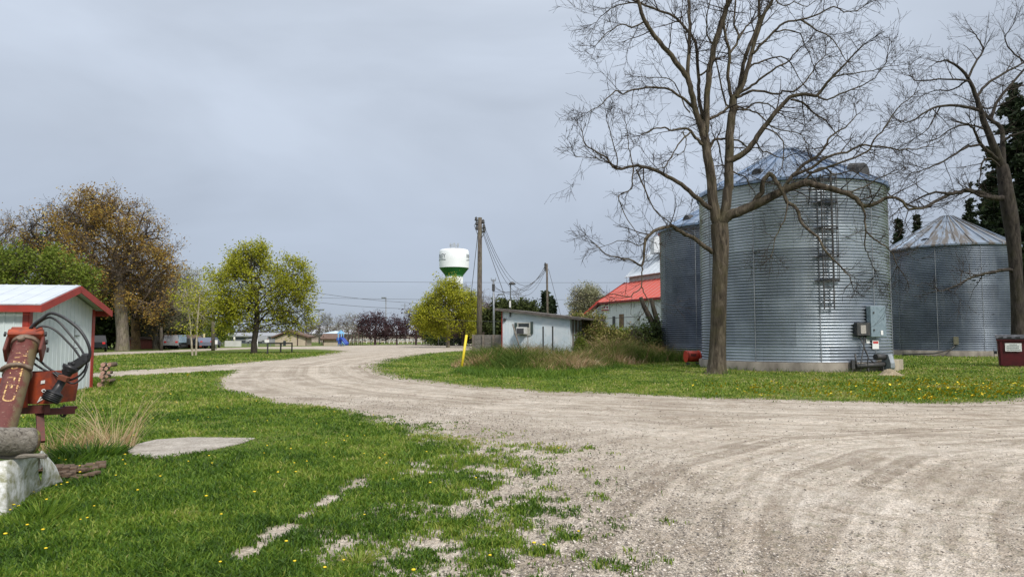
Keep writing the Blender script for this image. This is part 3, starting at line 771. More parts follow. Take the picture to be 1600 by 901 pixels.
# red fan on the ground by bin B
f0 = P(1072, 553, 39.5); fr = empty('aeration_fan', (f0.x, f0.y, 0), 0, 'red drum aeration fan with a grey duct, on the grass left of the bare tree', 'fan')
RED = mat('fan_red', (.60, .06, .03), .5, .1, (.45, .05, .03), 5)
mb = MB(); dx = Vector((1, .18, 0)).normalized(); c0 = Vector((0, 0, .48))
mb.tube([c0, c0+dx*.75], .30, 24); mb.tube([c0-dx*.03, c0+dx*.04], .325, 24); mb.tube([c0+dx*.70, c0+dx*.78], .325, 24); mb.build('drum', RED, fr)
mb = MB(); mb.tube([c0+dx*.78, c0+dx*1.5], [.28, .2], 20); mb.build('duct', mat('duct_grey', (.30, .36, .44), .45, .5), fr)
mb = MB(); mb.box(c0+Vector((.35, -.24, .08)), (.3, .06, .14)); mb.build('label_plate', mat('plate_dark', (.18, .03, .02), .6), fr)
mb = MB(); 
for q in (.1, .65): mb.box(c0+dx*q+Vector((0, 0, -.42)), (.06, .6, .14))
mb.build('feet', STEELD, fr)
# sand heap
def heap(name, px, py, wpx, hgt, m, label, cat, seed, kind=None):
    g = G(px, py); wd = wpx/F*g.y/2; mb = MB(); vs = []; fs = []; nn = 26; rg = random.Random(seed)
    for i in range(nn+1):
        for j in range(nn+1):
            u = i/nn*2-1; v = j/nn*2-1; rr_ = math.hypot(u, v); hh_ = max(0, math.cos(min(rr_, 1)*PI/2)**1.4)*hgt*(1+.25*math.sin(5*u+3*v+seed))
            vs.append((u*wd, v*wd*.8, hh_+rg.uniform(-.015, .015)-.03))
    for i in range(nn):
        for j in range(nn): fs.append([i*(nn+1)+j, (i+1)*(nn+1)+j, (i+1)*(nn+1)+j+1, i*(nn+1)+j+1])
    mb.add(vs, fs, True); o = mb.build(name, m); o.location = (g.x, g.y+wd*.7, 0); return tag(o, label, cat, kind=kind)
heap('sand_pile', 1401, 587, 46, .26, mat('sand', (.42, .34, .23), .95, 0, (.27, .22, .14), 8, .4, .6, 50, .8, .03), 'small heap of tan sand on the grass in front of the laddered bin', 'sand pile', 3)

# dumpster
d0 = G(1562, 573); dm_ = empty('dumpster', (d0.x+.0, d0.y, 0), R(-33), 'dark red steel dumpster with a white notice on its front, at the right edge', 'dumpster')
DR = mat('dumpster_red', (.10, .007, .012), .5, .1, (.065, .006, .009), 3)
mb = MB(); W_, D_, H_ = 2.0, 1.5, 1.45
mb.add([(0, 0, .06), (W_, 0, .06), (W_, D_, .06), (0, D_, .06), (-.06, -.05, H_), (W_+.06, -.05, H_), (W_+.06, D_, H_+.15), (-.06, D_, H_+.15)],
       [(0, 3, 2, 1), (4, 5, 6, 7), (0, 1, 5, 4), (1, 2, 6, 5), (2, 3, 7, 6), (3, 0, 4, 7)])
mb.bar((-.1, -.09, H_-.02), (W_+.1, -.09, H_-.02), .08, .12); mb.bar((.12, -.04, .1), (.09, -.075, H_-.1), .10, .05); mb.bar((1.55, -.04, .1), (1.55, -.075, H_-.1), .10, .05)
mb.build('body', DR, dm_)
mb = MB(); mb.slab([(-.12, -.16, H_+.05), (W_+.12, -.16, H_+.05), (W_+.12, D_+.05, H_+.24), (-.12, D_+.05, H_+.24)], .05)
for q in range(6): mb.box((.1+q*.36, -.12, H_+.09), (.2, .08, .06))
mb.build('lid', mat('lid_black', (.03, .03, .033), .6, 0, (.25, .25, .26), 3, .55, .7), dm_)
mb = MB(); mb.box((-.14, .5, .75), (.12, .9, .16)); mb.bar((-.22, -.02, .45), (-.22, -.02, .95), .03); mb.build('lift_pocket', STEELD, dm_)
mb = MB(); mb.box((.62, -.078, 1.03), (.70, .012, .42)); sg = mb.build('sign', WHITE, dm_)
tm = mat('sign_text_grey', (.16, .20, .20), .7); mb = MB()
for k, (a, b_) in enumerate(((.46, .78), (.34, .90), (.33, .86), (.33, .92))): 
    x_ = a
    while x_ < b_-.04: mb.box((x_+.03, -.087, 1.17-.09*k), (.05, .005, .038)); x_ += .066
mb.build('sign_text', tm, sg)
mb = MB(); mb.box((1.85, -.078, 1.0), (.34, .012, .5)); mb.build('sign', WHITE, dm_)
# rusted heap by bin C: a bundle of old wire hoops
g = G(1515, 556); rw = empty('wire_bundle', (g.x, g.y, 0), .2, 'rusty reddish bundle of tangled wire against the foundation of the wide bin', 'wire bundle')
rg = random.Random(4); mb = MB()
for k in range(46):
    c = Vector((rg.uniform(-.75, .75), rg.uniform(-.25, .25), rg.uniform(.3, .5))); ra = rg.uniform(.22, .42); ax = Vector((rg.uniform(-1, 1), rg.uniform(-1, 1), rg.uniform(-.4, .4))).normalized(); u = ax.orthogonal().normalized(); v = ax.cross(u)
    mb.tube([c+u*math.cos(q*.7)*ra+v*math.sin(q*.7)*ra*.9 for q in range(10)], .016+rg.random()*.02, 4)
mb.build('hoops', mat('rust_red', (.16, .05, .035), .85, .2, (.22, .12, .08), 12), rw)
mb = MB()
for k in range(7): mb.bar((rg.uniform(-.7, .7), rg.uniform(-.3, .3), .05), (rg.uniform(-.7, .7), rg.uniform(-.3, .3), .7), .07, .04)
mb.build('stakes', mat('grey_wood', (.22, .19, .15), .9, 0, (.14, .12, .1), 10), rw)

# ================================================================= THE BIG BARE TREE
def bare_tree(name, label, zt, base, trunkw, limbs, seed, twig_scale=1.0, dens=1.0, bm=BARK, minr=.011):
    rng = np.random.default_rng(seed); b = P(*base, zt); b.z = 0
    root = empty(name, b, 0, label, 'tree'); B = np.array(b); ppm = F/zt
    def conv(l, dz0, dz1, w0, w1):
        n = len(l); out = []
        acc = [0]
        for i in range(1, n): acc.append(acc[-1]+math.hypot(l[i][0]-l[i-1][0], l[i][1]-l[i-1][1]))
        for i, p in enumerate(l):
            f = acc[i]/acc[-1]; y = zt+dz0+(dz1-dz0)*f; q = P(p[0], p[1], y)
            out.append([q.x, q.y, q.z, max(minr, (w0+(w1-w0)*f)/2/ppm)])
        return np.array(out)
    tr = conv(trunkw[0], 0, 0, 1, 1); tr[:, 3] = np.array(trunkw[1])/2/ppm; tr[0, 2] = -.1
    main = [smooth_path(tr, 4)]; lp = []
    for l, dz0, dz1, w0, w1 in limbs: lp.append(smooth_path(conv(l, dz0, dz1, w0, w1), 3))
    fine = []
    for L in lp:
        # knobbly surface wander
        ln = np.linalg.norm(np.diff(L[:, :3], axis=0), axis=1).sum(); thick = L[0, 3]
        L[1:-1, :3] += rng.normal(0, .018, (len(L)-2, 3))
        n = int(ln*2.25*dens)+2
        for _ in range(n):
            tt = rng.uniform(.22, 1)**.8; i = min(int(tt*(len(L)-1)), len(L)-2); f = rng.uniform()
            q = L[i]*(1-f)+L[i+1]*f; td = L[i+1, :3]-L[i, :3]; td /= np.linalg.norm(td)+1e-9
            d = td*.55+rdir(rng)*.85+np.array([0, 0, .12]); d /= np.linalg.norm(d)
            big = rng.uniform() < .38
            ll = (rng.uniform(.9, 1.75) if big else rng.uniform(.4, 1.0))*twig_scale
            grow(fine, q[:3], d, ll, min(q[3]*.55, .030 if big else .016), 2 if big else 1, rng, .30, .04, (3, 5), minr*.62, .95)
        e = L[-1]; td = e[:3]-L[-2, :3]; td /= np.linalg.norm(td)+1e-9
        for _ in range(3):
            d = td+rdir(rng)*.6; d /= np.linalg.norm(d); grow(fine, e[:3], d, .85*twig_scale, min(e[3], .022), 2, rng, .30, .03, (3, 5), minr*.62, .95)
    for A in main+lp+fine: A[:, :3] -= B
    VV, QQ = tubes_np(main); np_mesh('trunk', VV, [QQ], bm, root, True)
    k = 0
    VV, QQ = tubes_np(lp); np_mesh('limbs', VV, [QQ], bm, root, True)
    VV, QQ = tubes_np(fine); np_mesh('crown', VV, [QQ], BARKT, root, True)
    return root
BARKT = mat('twig_brown', (.036, .029, .024), .9, 0, (.065, .052, .043), 3, spec=.1)
limbs = [
 ([(1124,352),(1118,340),(1114,305),(1110,270),(1104,232),(1100,205),(1093,190)],0,.0,17,13),
 ([(1098,212),(1088,175),(1080,142),(1074,122),(1060,103),(1043,80),(1023,57),(1006,30),(996,0),(985,-30)],0,-1.2,10,5),
 ([(1076,130),(1075,112),(1077,66),(1077,30),(1077,0),(1081,-60)],-.2,.8,6.5,4),
 ([(1100,205),(1094,165),(1092,140),(1091,117),(1086,67),(1073,47),(1056,27),(1020,13),(990,0),(965,-10)],.1,1.8,6.5,3),
 ([(1101,212),(1104,180),(1105,150),(1108,117),(1115,77),(1126,37),(1140,0),(1152,-50)],.1,-.8,10.5,7),
 ([(1124,352),(1133,330),(1137,300),(1139,275),(1139,240),(1141,200),(1145,170),(1147,150)],.1,.3,16,12.5),
 ([(1146,158),(1140,140),(1138,110),(1140,84),(1134,60),(1131,36),(1136,0),(1130,-40)],.3,-1,6,3),
 ([(1140,84),(1154,62),(1148,40),(1149,0),(1152,-40)],-.1,.8,4,2.5),
 ([(1154,62),(1166,42),(1180,30),(1190,10)],0,.8,3,2),
 ([(1148,152),(1155,135),(1162,100),(1168,80),(1180,50),(1186,20),(1186,-20)],.3,1.6,7.5,4.5),
 ([(1150,152),(1162,128),(1176,80),(1188,40),(1196,18),(1208,-2),(1222,-40)],.2,-.4,7.5,4.5),
 ([(1176,84),(1192,67),(1210,50),(1224,36),(1252,31),(1280,22),(1303,11),(1318,18),(1340,16),(1352,8)],-.1,-2,4.5,1.3),
 ([(1252,31),(1276,48),(1296,57),(1312,78),(1321,94)],-1.1,-2.2,3,1.2),
 ([(1210,50),(1232,47),(1250,54),(1262,78),(1270,100)],-.5,.6,2.6,1.2),
 ([(1165,116),(1172,106),(1184,98),(1220,89),(1240,104),(1252,128)],.2,1.8,3.6,1.3),
 ([(1152,148),(1165,140),(1180,130),(1198,116),(1220,102),(1230,98),(1244,80),(1262,66)],.3,-1.2,4.5,1.4),
 ([(1152,152),(1166,146),(1184,142),(1216,147),(1224,141),(1240,143),(1266,118),(1276,100),(1290,86)],.3,.4,4.6,1.4),
 ([(1137,252),(1150,246),(1164,238),(1180,220),(1193,200),(1211,178),(1228,157),(1248,148),(1276,149),(1292,130),(1320,100),(1350,70)],.1,-2.2,10,1.6),
 ([(1276,149),(1292,156),(1310,148),(1340,137),(1366,122),(1385,98)],-1.4,-2.6,3,1.1),
 ([(1292,129),(1308,119),(1350,113),(1390,103)],-1.7,-3.0,2.6,1),
 ([(1236,156),(1254,160),(1270,176),(1290,188),(1305,206),(1318,220)],-1.1,.5,3.6,1.2),
 ([(1193,200),(1203,203),(1216,212),(1225,226),(1222,262)],-.9,-1.6,2.6,1.3),
 ([(1180,220),(1190,235),(1204,240),(1222,247),(1240,240)],-.6,.8,2.6,1.2),
 ([(1122,352),(1131,343),(1142,336),(1153,331),(1175,322),(1198,311),(1222,299),(1253,287),(1273,289),(1300,295),(1333,307),(1344,318),(1358,322),(1384,309),(1406,311),(1420,326),(1450,324)],0,-2.8,17,1.8),
 ([(1344,318),(1351,338),(1353,360),(1373,378),(1391,391),(1402,415)],-2,-2.5,3.4,1.2),
 ([(1353,360),(1351,384),(1358,400),(1366,420)],-2.2,-1.8,2.2,1),
 ([(1175,322),(1184,308),(1191,298),(1192,284),(1203,271),(1211,282),(1220,295),(1231,315),(1246,327),(1255,351),(1278,371),(1292,395),(1322,425),(1330,440)],-.4,-3.0,8.5,1.4),
 ([(1213,305),(1224,294),(1238,275),(1258,255),(1282,240),(1289,229),(1298,213),(1320,200),(1338,180)],-.9,.6,6.5,1.5),
 ([(1238,275),(1267,262),(1295,244),(1324,237),(1344,228),(1373,229),(1406,234),(1433,232),(1450,228)],-1,-2.3,4.8,1.4),
 ([(1262,270),(1282,266),(1295,260),(1324,251),(1355,236),(1367,218),(1382,200),(1400,172),(1428,148)],-1,-1.2,4.2,1.3),
 ([(1250,285),(1273,268),(1289,262),(1307,273),(1333,267),(1352,280)],-1,-.2,3.6,1.3),
 ([(1300,295),(1322,300),(1350,292),(1380,275),(1400,270)],-1.6,-.8,3,1.1),
 ([(1231,315),(1225,345),(1212,370),(1205,400)],-1.6,-2.2,2.4,1),
 ([(1114,327),(1104,322),(1093,312),(1076,298),(1059,284),(1032,270),(1007,261),(990,259),(963,264),(949,249),(932,237),(915,227),(910,207)],0,-1.4,8.5,1.2),
 ([(963,264),(965,246),(958,225),(952,202),(947,188)],-1.0,-1.6,2,1),
 ([(990,260),(984,237),(981,215),(979,196)],-.9,-.5,2,1),
 ([(990,261),(988,278),(987,295),(966,307),(976,332),(998,368)],-.9,-1.8,2.4,1),
 ([(994,265),(1007,293),(1022,327),(1049,349),(1062,358)],-.9,-.9,2.6,1.4),
 ([(946,248),(925,247),(900,245)],-1.2,-2,1.5,.9),
 ([(1114,395),(1105,388),(1095,381),(1076,368),(1061,361),(1051,353),(1037,356),(1015,366),(1007,378),(1006,403),(1001,415),(983,405),(954,400),(929,381)],0,-2.4,7.5,1.1),
 ([(1003,412),(1004,424),(1002,448),(990,458),(982,464),(956,460),(938,466)],-1.9,-2.4,2.2,1),
 ([(1002,448),(1008,460),(1013,470),(1010,483),(1001,493)],-2.1,-2.3,1.9,.9),
 ([(1007,380),(998,384),(975,375),(945,384)],-1.6,-1.2,1.8,.9),
 ([(1104,232),(1091,220),(1079,204),(1067,201),(1049,204),(1038,200),(1020,202),(1000,212)],0,-1.2,5.5,1.2),
 ([(1079,206),(1064,220),(1053,238),(1041,258),(1022,266)],-.5,-1.8,3,1),
 ([(1067,205),(1072,222),(1070,236),(1060,242)],-.6,-1,2,1),
 ([(1106,236),(1112,226),(1118,218),(1131,217),(1153,219),(1168,230),(1185,232)],.2,1.4,5,1.4),
 ([(1120,218),(1126,240),(1130,262)],.4,.8,3,1.4),
 ([(1090,172),(1080,165),(1066,152),(1050,143),(1033,137),(1000,138),(973,147),(962,142),(940,163),(920,175)],0,-1.4,4.6,1.1),
 ([(1013,36),(1004,36),(987,43),(973,38),(950,50),(930,72)],-.7,-1.8,3,1),
 ([(998,4),(975,6),(960,10),(943,22),(932,35)],-1,-.3,2.6,1),
 ([(1078,176),(1070,165),(1055,132),(1040,122),(1000,120)],.2,1.2,2.4,1),
 ([(1109,186),(1125,178),(1140,166)],0,.4,5,4),
 ([(1118,70),(1108,60),(1104,30),(1110,0)],-.1,-1,3,1.5),
 ([(1091,118),(1104,112),(1112,98),(1120,92)],.6,.2,3.5,2.5),
 ([(1143,170),(1131,155),(1122,110),(1116,80),(1125,60)],.3,1,3.4,1.6),
 ([(1150,165),(1164,170),(1180,162),(1200,163),(1222,180),(1240,186)],.3,1.6,3.4,1.2),
 ([(1150,172),(1170,172),(1190,182),(1210,200),(1245,207),(1262,225)],.2,-1.5,3,1.1),
 ([(1204,-10),(1222,10),(1240,4),(1262,10),(1280,-6)],-.3,-1,2.4,1),
 ([(1139,262),(1150,272),(1163,275),(1172,290),(1180,305)],.2,.8,3,1.2),
]
bare_tree('bare_tree', 'tall bare tree with a forked trunk, on the grass before the laddered bin', 30.0, (1119, 585),
          ([(1119, 588), (1120, 576), (1122, 520), (1124, 450), (1126, 400), (1125, 370), (1124, 350)], [50, 31, 25, 24, 25, 28, 27]), limbs, 5, 1.0, 1.12)
rl = [
 ([(1567,262),(1560,246),(1546,213),(1533,176),(1523,146),(1513,123),(1496,105),(1480,95),(1464,97)],0,-1,13,2),
 ([(1513,122),(1523,100),(1536,80),(1530,63),(1522,52)],-.8,.2,4,1.6),
 ([(1514,128),(1506,125),(1466,124),(1433,126),(1424,120)],-.8,-2,3.4,1.2),
 ([(1526,150),(1540,134),(1550,125),(1576,111),(1600,97),(1625,80)],-.6,1.2,4.5,2.2),
 ([(1528,172),(1510,167),(1473,165),(1450,173),(1423,190),(1402,188)],-.5,-2.6,5.5,1.2),
 ([(1568,262),(1567,235),(1566,216),(1564,200),(1546,186),(1538,176)],.1,1,9,5),
 ([(1548,188),(1556,163),(1576,136),(1600,110),(1630,80)],.8,2,5.5,2.5),
 ([(1567,222),(1580,212),(1590,210),(1610,200)],.2,-.6,5,3),
 ([(1562,252),(1548,240),(1533,226),(1523,206),(1513,195),(1500,192)],0,-1.8,7,2),
 ([(1533,226),(1520,228),(1510,230),(1493,240),(1466,256),(1443,266),(1425,270)],-.8,-2.2,4,1.2),
 ([(1561,260),(1550,250),(1540,248),(1533,262),(1530,285)],-.1,-1.2,4,1.4),
 ([(1573,310),(1560,309),(1546,308),(1530,301),(1516,298),(1500,300),(1483,303),(1460,316),(1433,326),(1400,310),(1385,300)],0,-3,9,1.5),
 ([(1483,303),(1462,300),(1442,308),(1412,322),(1396,335)],-1.6,-1.2,4,1.2),
 ([(1546,308),(1530,305),(1508,296)],-.5,-1.2,6,2),
 ([(1586,424),(1575,421),(1555,424),(1535,428),(1515,434),(1490,448),(1468,455)],0,-2.2,6,1.2),
 ([(1528,160),(1540,170),(1560,165),(1590,150)],-.4,-1,3,1.5),
 ([(1510,126),(1490,140),(1460,142),(1440,150)],-.8,-.2,3,1),
 ([(1546,205),(1520,196),(1490,200),(1468,215),(1450,222)],-.2,-1.6,3.4,1.1),
 ([(1470,165),(1450,200),(1430,215)],-1.2,-1.6,2.4,1),
 ([(1600,97),(1580,80),(1570,60),(1582,40)],.9,.4,3,1.2),
]
bare_tree('bare_tree', 'bare tree behind the red dumpster, its trunk at the right edge', 39.0, (1592, 566),
          ([(1593, 570), (1592, 540), (1590, 480), (1587, 420), (1583, 370), (1578, 335), (1573, 305), (1568, 270), (1566, 258)], [30, 22, 18, 18, 20, 22, 21, 18, 15]), rl, 15, 1.15, 1.0, BARKD)
# ================================================================= WHITE SHED, LEFT
def siding(name, c1, c2, pitch, axis='xy', dirt=.4, dcol=(.25, .25, .22), rough=.5, ns=1.5):
    if name in MATS: return MATS[name]
    m, t, b = nt(name); v = coords(t); n = noise(t, v, ns, 5, .65); st = noise(t, coords(t, (5, 5, .4)), 1.6, 4, .7)
    col = mixc(t, ramp(t, n, [(.35, 0), (.65, 1)]), c1, c2); col = mixc(t, ramp(t, st, [(.5, 0.0), (.75, dirt)]), col, dcol)
    t.links.new(col, b.inputs['Base Color']); b.inputs['Roughness'].default_value = rough; MATS[name] = m; return m
def ribs(mb, p0, p1, z0, ztop, sp_, w=.03, d=.02, nrm=None):
    """vertical ribs along a wall from p0 to p1; ztop is a function of the fraction along it"""
    p0 = Vector(p0); p1 = Vector(p1); L = (p1-p0).length; u = (p1-p0)/L; nrm = nrm or Vector((u.y, -u.x, 0)); k = int(L/sp_)
    for i in range(k+1):
        q = p0+u*(i+.5)*L/(k+1)+nrm*d*.5; f = (i+.5)/(k+1); mb.bar((q.x, q.y, z0), (q.x, q.y, ztop(f)), w, d, up=tuple(nrm))
sW = siding('shed_white_metal', (.62, .68, .68), (.55, .61, .62), .2, dirt=.25)
RT = mat('red_trim', (.34, .035, .022), .45, 0, (.27, .03, .02), 4)
RW = mat('white_metal_roof', (.56, .60, .64), .45, .1, (.50, .54, .58), 2)
A0 = Vector((-12.55, 18.3, 0)); B0 = Vector((-13.05, 22.0, 0)); gd = (B0-A0).normalized(); gl = (B0-A0).length; bd = Vector((-gd.y, gd.x, 0)) # away to the left
if bd.x > 0: bd = -bd
EH = 2.42; RH = 2.98; LEN = 7.0
sh = empty('storage_shed', A0, 0, 'white metal shed with red trim at the left edge, behind the rusty auger', 'shed')
def sl_(p): return Vector(p)-A0
a, b_ = sl_(A0), sl_(B0); mid_ = (a+b_)/2
mb = MB(); c_ = a+bd*LEN; d_ = b_+bd*LEN
mb.add([a, b_, b_+Vector((0, 0, EH)), mid_+Vector((0, 0, RH)), a+Vector((0, 0, EH))], [(0, 1, 2, 3, 4)])
mb.add([c_, a, a+Vector((0, 0, EH)), c_+Vector((0, 0, EH))], [(0, 1, 2, 3)])
mb.add([b_, d_, d_+Vector((0, 0, EH)), b_+Vector((0, 0, EH))], [(0, 1, 2, 3)])
mb.add([d_, c_, c_+Vector((0, 0, EH)), mid_+bd*LEN+Vector((0, 0, RH)), d_+Vector((0, 0, EH))], [(0, 1, 2, 3, 4)])
ribs(mb, a, c_, .02, lambda f: EH-.02, .24, .035, .018, nrm=-gd)
ribs(mb, a, b_, .02, lambda f: EH-.03+(RH-EH)*(1-abs(2*f-1)), .24, .02, .008, nrm=-bd)
mb.build('wall', sW, sh)
mb = MB(); ov = .38; n1_ = -bd
def rp(f, along, up=0):  # f: -1 near eave, 0 ridge, 1 far eave
    q = mid_+gd*(f*(gl/2))+bd*along; return Vector((q.x, q.y, RH-(RH-EH)*abs(f)+up))
fe = 1+.24/(gl/2)
for sgn in (-1, 1):
    q = [rp(0, -ov, .05), rp(0, LEN+.3, .05), rp(sgn*fe, LEN+.3, .05), rp(sgn*fe, -ov, .05)]
    mb.slab(q if sgn > 0 else q[::-1], .03)
    for k in range(16):
        al = -ov+.1+k*.46; mb.bar(rp(0, al, .075), rp(sgn*fe, al, .075), .04, .03)
mb.build('roof', RW, sh)
mb = MB()
for sgn in (-1, 1):
    mb.bar(rp(0, -ov-.03, -.04), rp(sgn*fe*1.005, -ov-.03, -.04), .03, .19)
mb.bar(rp(-fe, -ov-.045, -.045)-gd*.02, rp(-fe, LEN+.3, -.045)-gd*.02, .03, .17); mb.bar(rp(fe, -ov-.045, -.045)+gd*.02, rp(fe, LEN, -.045)+gd*.02, .03, .17)
mb.build('fascia', RT, sh)
for q in (a, b_):
    mb = MB(); mb.box(q-bd*.012+gd*(.06 if q is a else -.06)+Vector((0, 0, EH/2)), (.03, .15, EH), M=Matrix((bd, gd, Vector((0, 0, 1)))).transposed()); mb.build('corner_trim', RT, sh)
mb = MB(); mb.box(a-gd*.012+bd*.07+Vector((0, 0, EH/2)), (.14, .035, EH), M=Matrix((bd, gd, Vector((0, 0, 1)))).transposed())
mb.build('corner_trim', RT, sh)
# door outline and latch on the gable wall
dl = mat('door_line', (.14, .15, .15), .6); mb = MB(); f0_ = .66; q0 = a+(b_-a)*f0_-bd*.014; q1 = a+(b_-a)*.28-bd*.014
mb.bar((q0.x, q0.y, .05), (q0.x, q0.y, 2.05), .012); mb.build('door_gap', dl, sh)
mb = MB(); mb.bar((q0.x, q0.y, 1.62)-bd*.02 if False else Vector((q0.x, q0.y, 1.62)), Vector((q0.x, q0.y, 1.62))+gd*.22-bd*.03, .02); mb.bar(Vector((q0.x, q0.y, 1.25)), Vector((q0.x, q0.y, 1.25))+gd*.16-bd*.02, .02); mb.build('latch', STEELD, sh)
mb = MB(); q2 = a+(b_-a)*.72-bd*.012; mb.box(Vector((q2.x, q2.y, 1.78)), (.005, .32, .34), M=Matrix((bd, gd, Vector((0, 0, 1)))).transposed()); mb.build('notice', mat('pale_notice', (.50, .55, .56), .6, 0, (.4, .45, .46), 9), sh)
# firewood by its far corner
fw = None; rg = random.Random(3); FWM = mat('log_end', (.50, .33, .26), .85, 0, (.35, .17, .12), 14); k_ = 0
for row in range(6):
    for c in range(2):
        pp = B0-bd*.03+gd*.15+Vector((.08+c*.135+rg.uniform(-.03, .03)+(.05 if row % 2 else 0), .15+c*.1, .08+row*.125))
        if fw is None:
            fw = empty('firewood', pp, 0, 'short split log stacked on end at the far corner of the white shed', 'firewood', 'firewood stacked beside the white shed')
            mb = MB(); mb.tube([(0, 0, 0), (0, .35, 0)], .085, 9); mb.build('log', mat('log_bark', (.14, .10, .07), .9), fw)
            mb = MB(); mb.tube([(0, -.012, 0), (0, 0.004, 0)], .078, 9); mb.build('cut_end', FWM, fw)
        else: copy_tree(fw, pp, rg.uniform(-.4, .4), rg.uniform(.6, .95))

# ================================================================= THE AUGER
PT = []
au0 = P(41, 537, 8.0); au1 = P(4, 665, 7.15)
au = empty('grain_auger', (au1.x, au1.y, 0), 0, 'rusty red grain auger with hydraulic hoses, leaning over the weathered log at the left edge', 'auger')
O = Vector((au1.x, au1.y, 0)); ax = (au0-au1).normalized(); low = au1-ax*.16
RUST = mat('auger_rust_red', (.165, .040, .030), .55, .15, (.12, .045, .032), 5, .35, .7, 40, .25, .004)
def mossrust():
    m, t, b = nt('auger_tube_rust'); v = coords(t); n = noise(t, v, 7, 6, .7); n2 = noise(t, v, 30, 3, .7); n3 = noise(t, v, 2.2, 3)
    col = ramp(t, n, [(.3, (.15, .036, .028)), (.5, (.11, .027, .021)), (.7, (.18, .058, .042))])
    col = mixc(t, ramp(t, n2, [(.62, 0.0), (.68, .8)]), col, (.36, .27, .19))
    sx = t.nodes.new('ShaderNodeSeparateXYZ'); t.links.new(v, sx.inputs[0])
    at = t.nodes.new('ShaderNodeAttribute'); at.attribute_name = 'side'
    ml = t.nodes.new('ShaderNodeMath'); ml.operation = 'MULTIPLY'; t.links.new(at.outputs['Fac'], ml.inputs[0]); t.links.new(n, ml.inputs[1])
    col = mixc(t, ramp(t, ml.outputs[0], [(.28, 0.0), (.42, .85)]), col, (.15, .12, .055))
    t.links.new(col, b.inputs['Base Color']); b.inputs['Roughness'].default_value = .6; b.inputs['Metallic'].default_value = .1
    bump(t, b, n2, .3, .004); return m
rad_ = .124; ut = ax.cross(Vector((0, 0, 1))).normalized(); vt = ut.cross(ax)   # ut: to the right, vt: up
if ut.x < 0: ut = -ut
vt = ut.cross(ax); 
if vt.z < 0: vt = -vt
def tp(s, ang, r=rad_):  # s metres below the upper end, ang from the facing-up side towards the right
    q = au0-ax*s; return q+(ut*math.sin(ang)+vt*math.cos(ang))*r-O
nS, nA = 60, 48; Ls = (au0-low).length; VV = []; side = []
for i in range(nS+1):
    for j in range(nA): VV.append(tp(Ls*i/nS, 2*PI*j/nA)); side.append(max(0, math.sin(2*PI*j/nA-.1))**.7 if math.sin(2*PI*j/nA-.1) > 0 else 0)
qq = [[i*nA+j, i*nA+(j+1) % nA, (i+1)*nA+(j+1) % nA, (i+1)*nA+j] for i in range(nS) for j in range(nA)]
np_mesh('tube', [tuple(v) for v in VV], [qq], mossrust(), au, True, {'side': side})
mb = MB(); mb.tube([tp(.055, 0, 0), tp(.0, 0, 0)], rad_+.02, 32)
s_ = .50; mb.tube([tp(s_-.02, 0, 0), tp(s_+.02, 0, 0)], rad_+.012, 32)
mb.tube([tp(s_, k*.28-1.15, rad_+.03) for k in range(9)], .022, 8)
mb.tube([tp(.075, -.15, rad_), tp(.075, -.15, rad_+.05)], .035, 12)
mb.build('clamp_band', mat('band_brown', (.16, .10, .07), .7, .2, (.25, .2, .15), 18), au)
# lettering running down the tube
YL = mat('worn_yellow_paint', (.62, .42, .16), .6, 0, (.34, .16, .07), 34, .45, .6)
vs_, fs_ = text_mb('WESTFIELD', .125); wid = max(v.x for v in vs_)
view = (Vector((0, 0, CAMH))-(au0+au1)/2).normalized(); a_c = math.atan2(view.dot(ut), view.dot(vt))-.12
mb = MB(); sc_ = .78/wid
mb.add([tp(.24+v.x*sc_, a_c+(v.y-.045)/rad_*1.25, rad_+.003) for v in vs_], fs_); mb.build('lettering', YL, au)
# flange head at the top: box with wings
TOP = au0-O; ORG = mat('orange_red_paint', (.36, .060, .02), .6, .05, (.20, .045, .028), 9, .42, .62, 30, .3, .006)
Mx = Matrix((ut, ax, vt)).transposed()
mb = MB(); mb.box(TOP+ax*.05, (.34, .09, .30), M=Mx, bev=.012)
mb.box(TOP+ax*.12+vt*.08, (.30, .04, .12), M=Mx, bev=.01)
mb.build('flange_head', ORG, au)
for s2_ in (-1, 1): mb = MB(); mb.box(TOP+ut*.165*s2_-ax*.08, (.03, .24, .20), M=Mx, bev=.01); mb.build('side_plate', RUST, au)
mb = MB()
for sx_ in (-1, 1):
    for k in (-1, 0, 1): mb.box(TOP+ut*.18*sx_+ax*.03+vt*.12*k+ut*.012*sx_, (.02, .05, .03), M=Mx)
mb.tube([TOP+ax*.13, TOP+ax*.20], .03, 8); mb.build('bolts', STEELD, au)
# frame box right of tube, with decals, and hitch
def Q(px, py, y): return P(px, py, y)-O
yF = 8.05; mb = MB(); pts = [(20, 586), (79, 579), (80, 604), (75, 631), (38, 631), (14, 620)]
fr_ = [Q(a_, b2, yF) for a_, b2 in pts]; bk = [q+Vector((.05, .42, 0)) for q in fr_]; k = len(pts)
mb.add(fr_+bk, [list(range(k)), list(range(k, 2*k))[::-1]]+[[i, k+i, k+(i+1) % k, (i+1) % k] for i in range(k)])
pts2 = [(-14, 592), (14, 588), (14, 640), (-14, 640)]; fr2 = [Q(a_, b2, 7.7) for a_, b2 in pts2]; bk2 = [q+Vector((0, .3, 0)) for q in fr2]
mb.add(fr2+bk2, [[0, 1, 2, 3], [7, 6, 5, 4]]+[[i, 4+i, 4+(i+1) % 4, (i+1) % 4] for i in range(4)])
hb = mb.build('hopper_side', ORG, au)
mb = MB(); mb.add([Q(-14, 603, 7.68), Q(3, 600, 7.68), Q(1, 612, 7.68), Q(-14, 616, 7.68)], [(0, 1, 2, 3)]); mb.build('decal', mat('decal_yellow', (.65, .45, .05), .6), hb)
mb = MB(); e = yF-.012
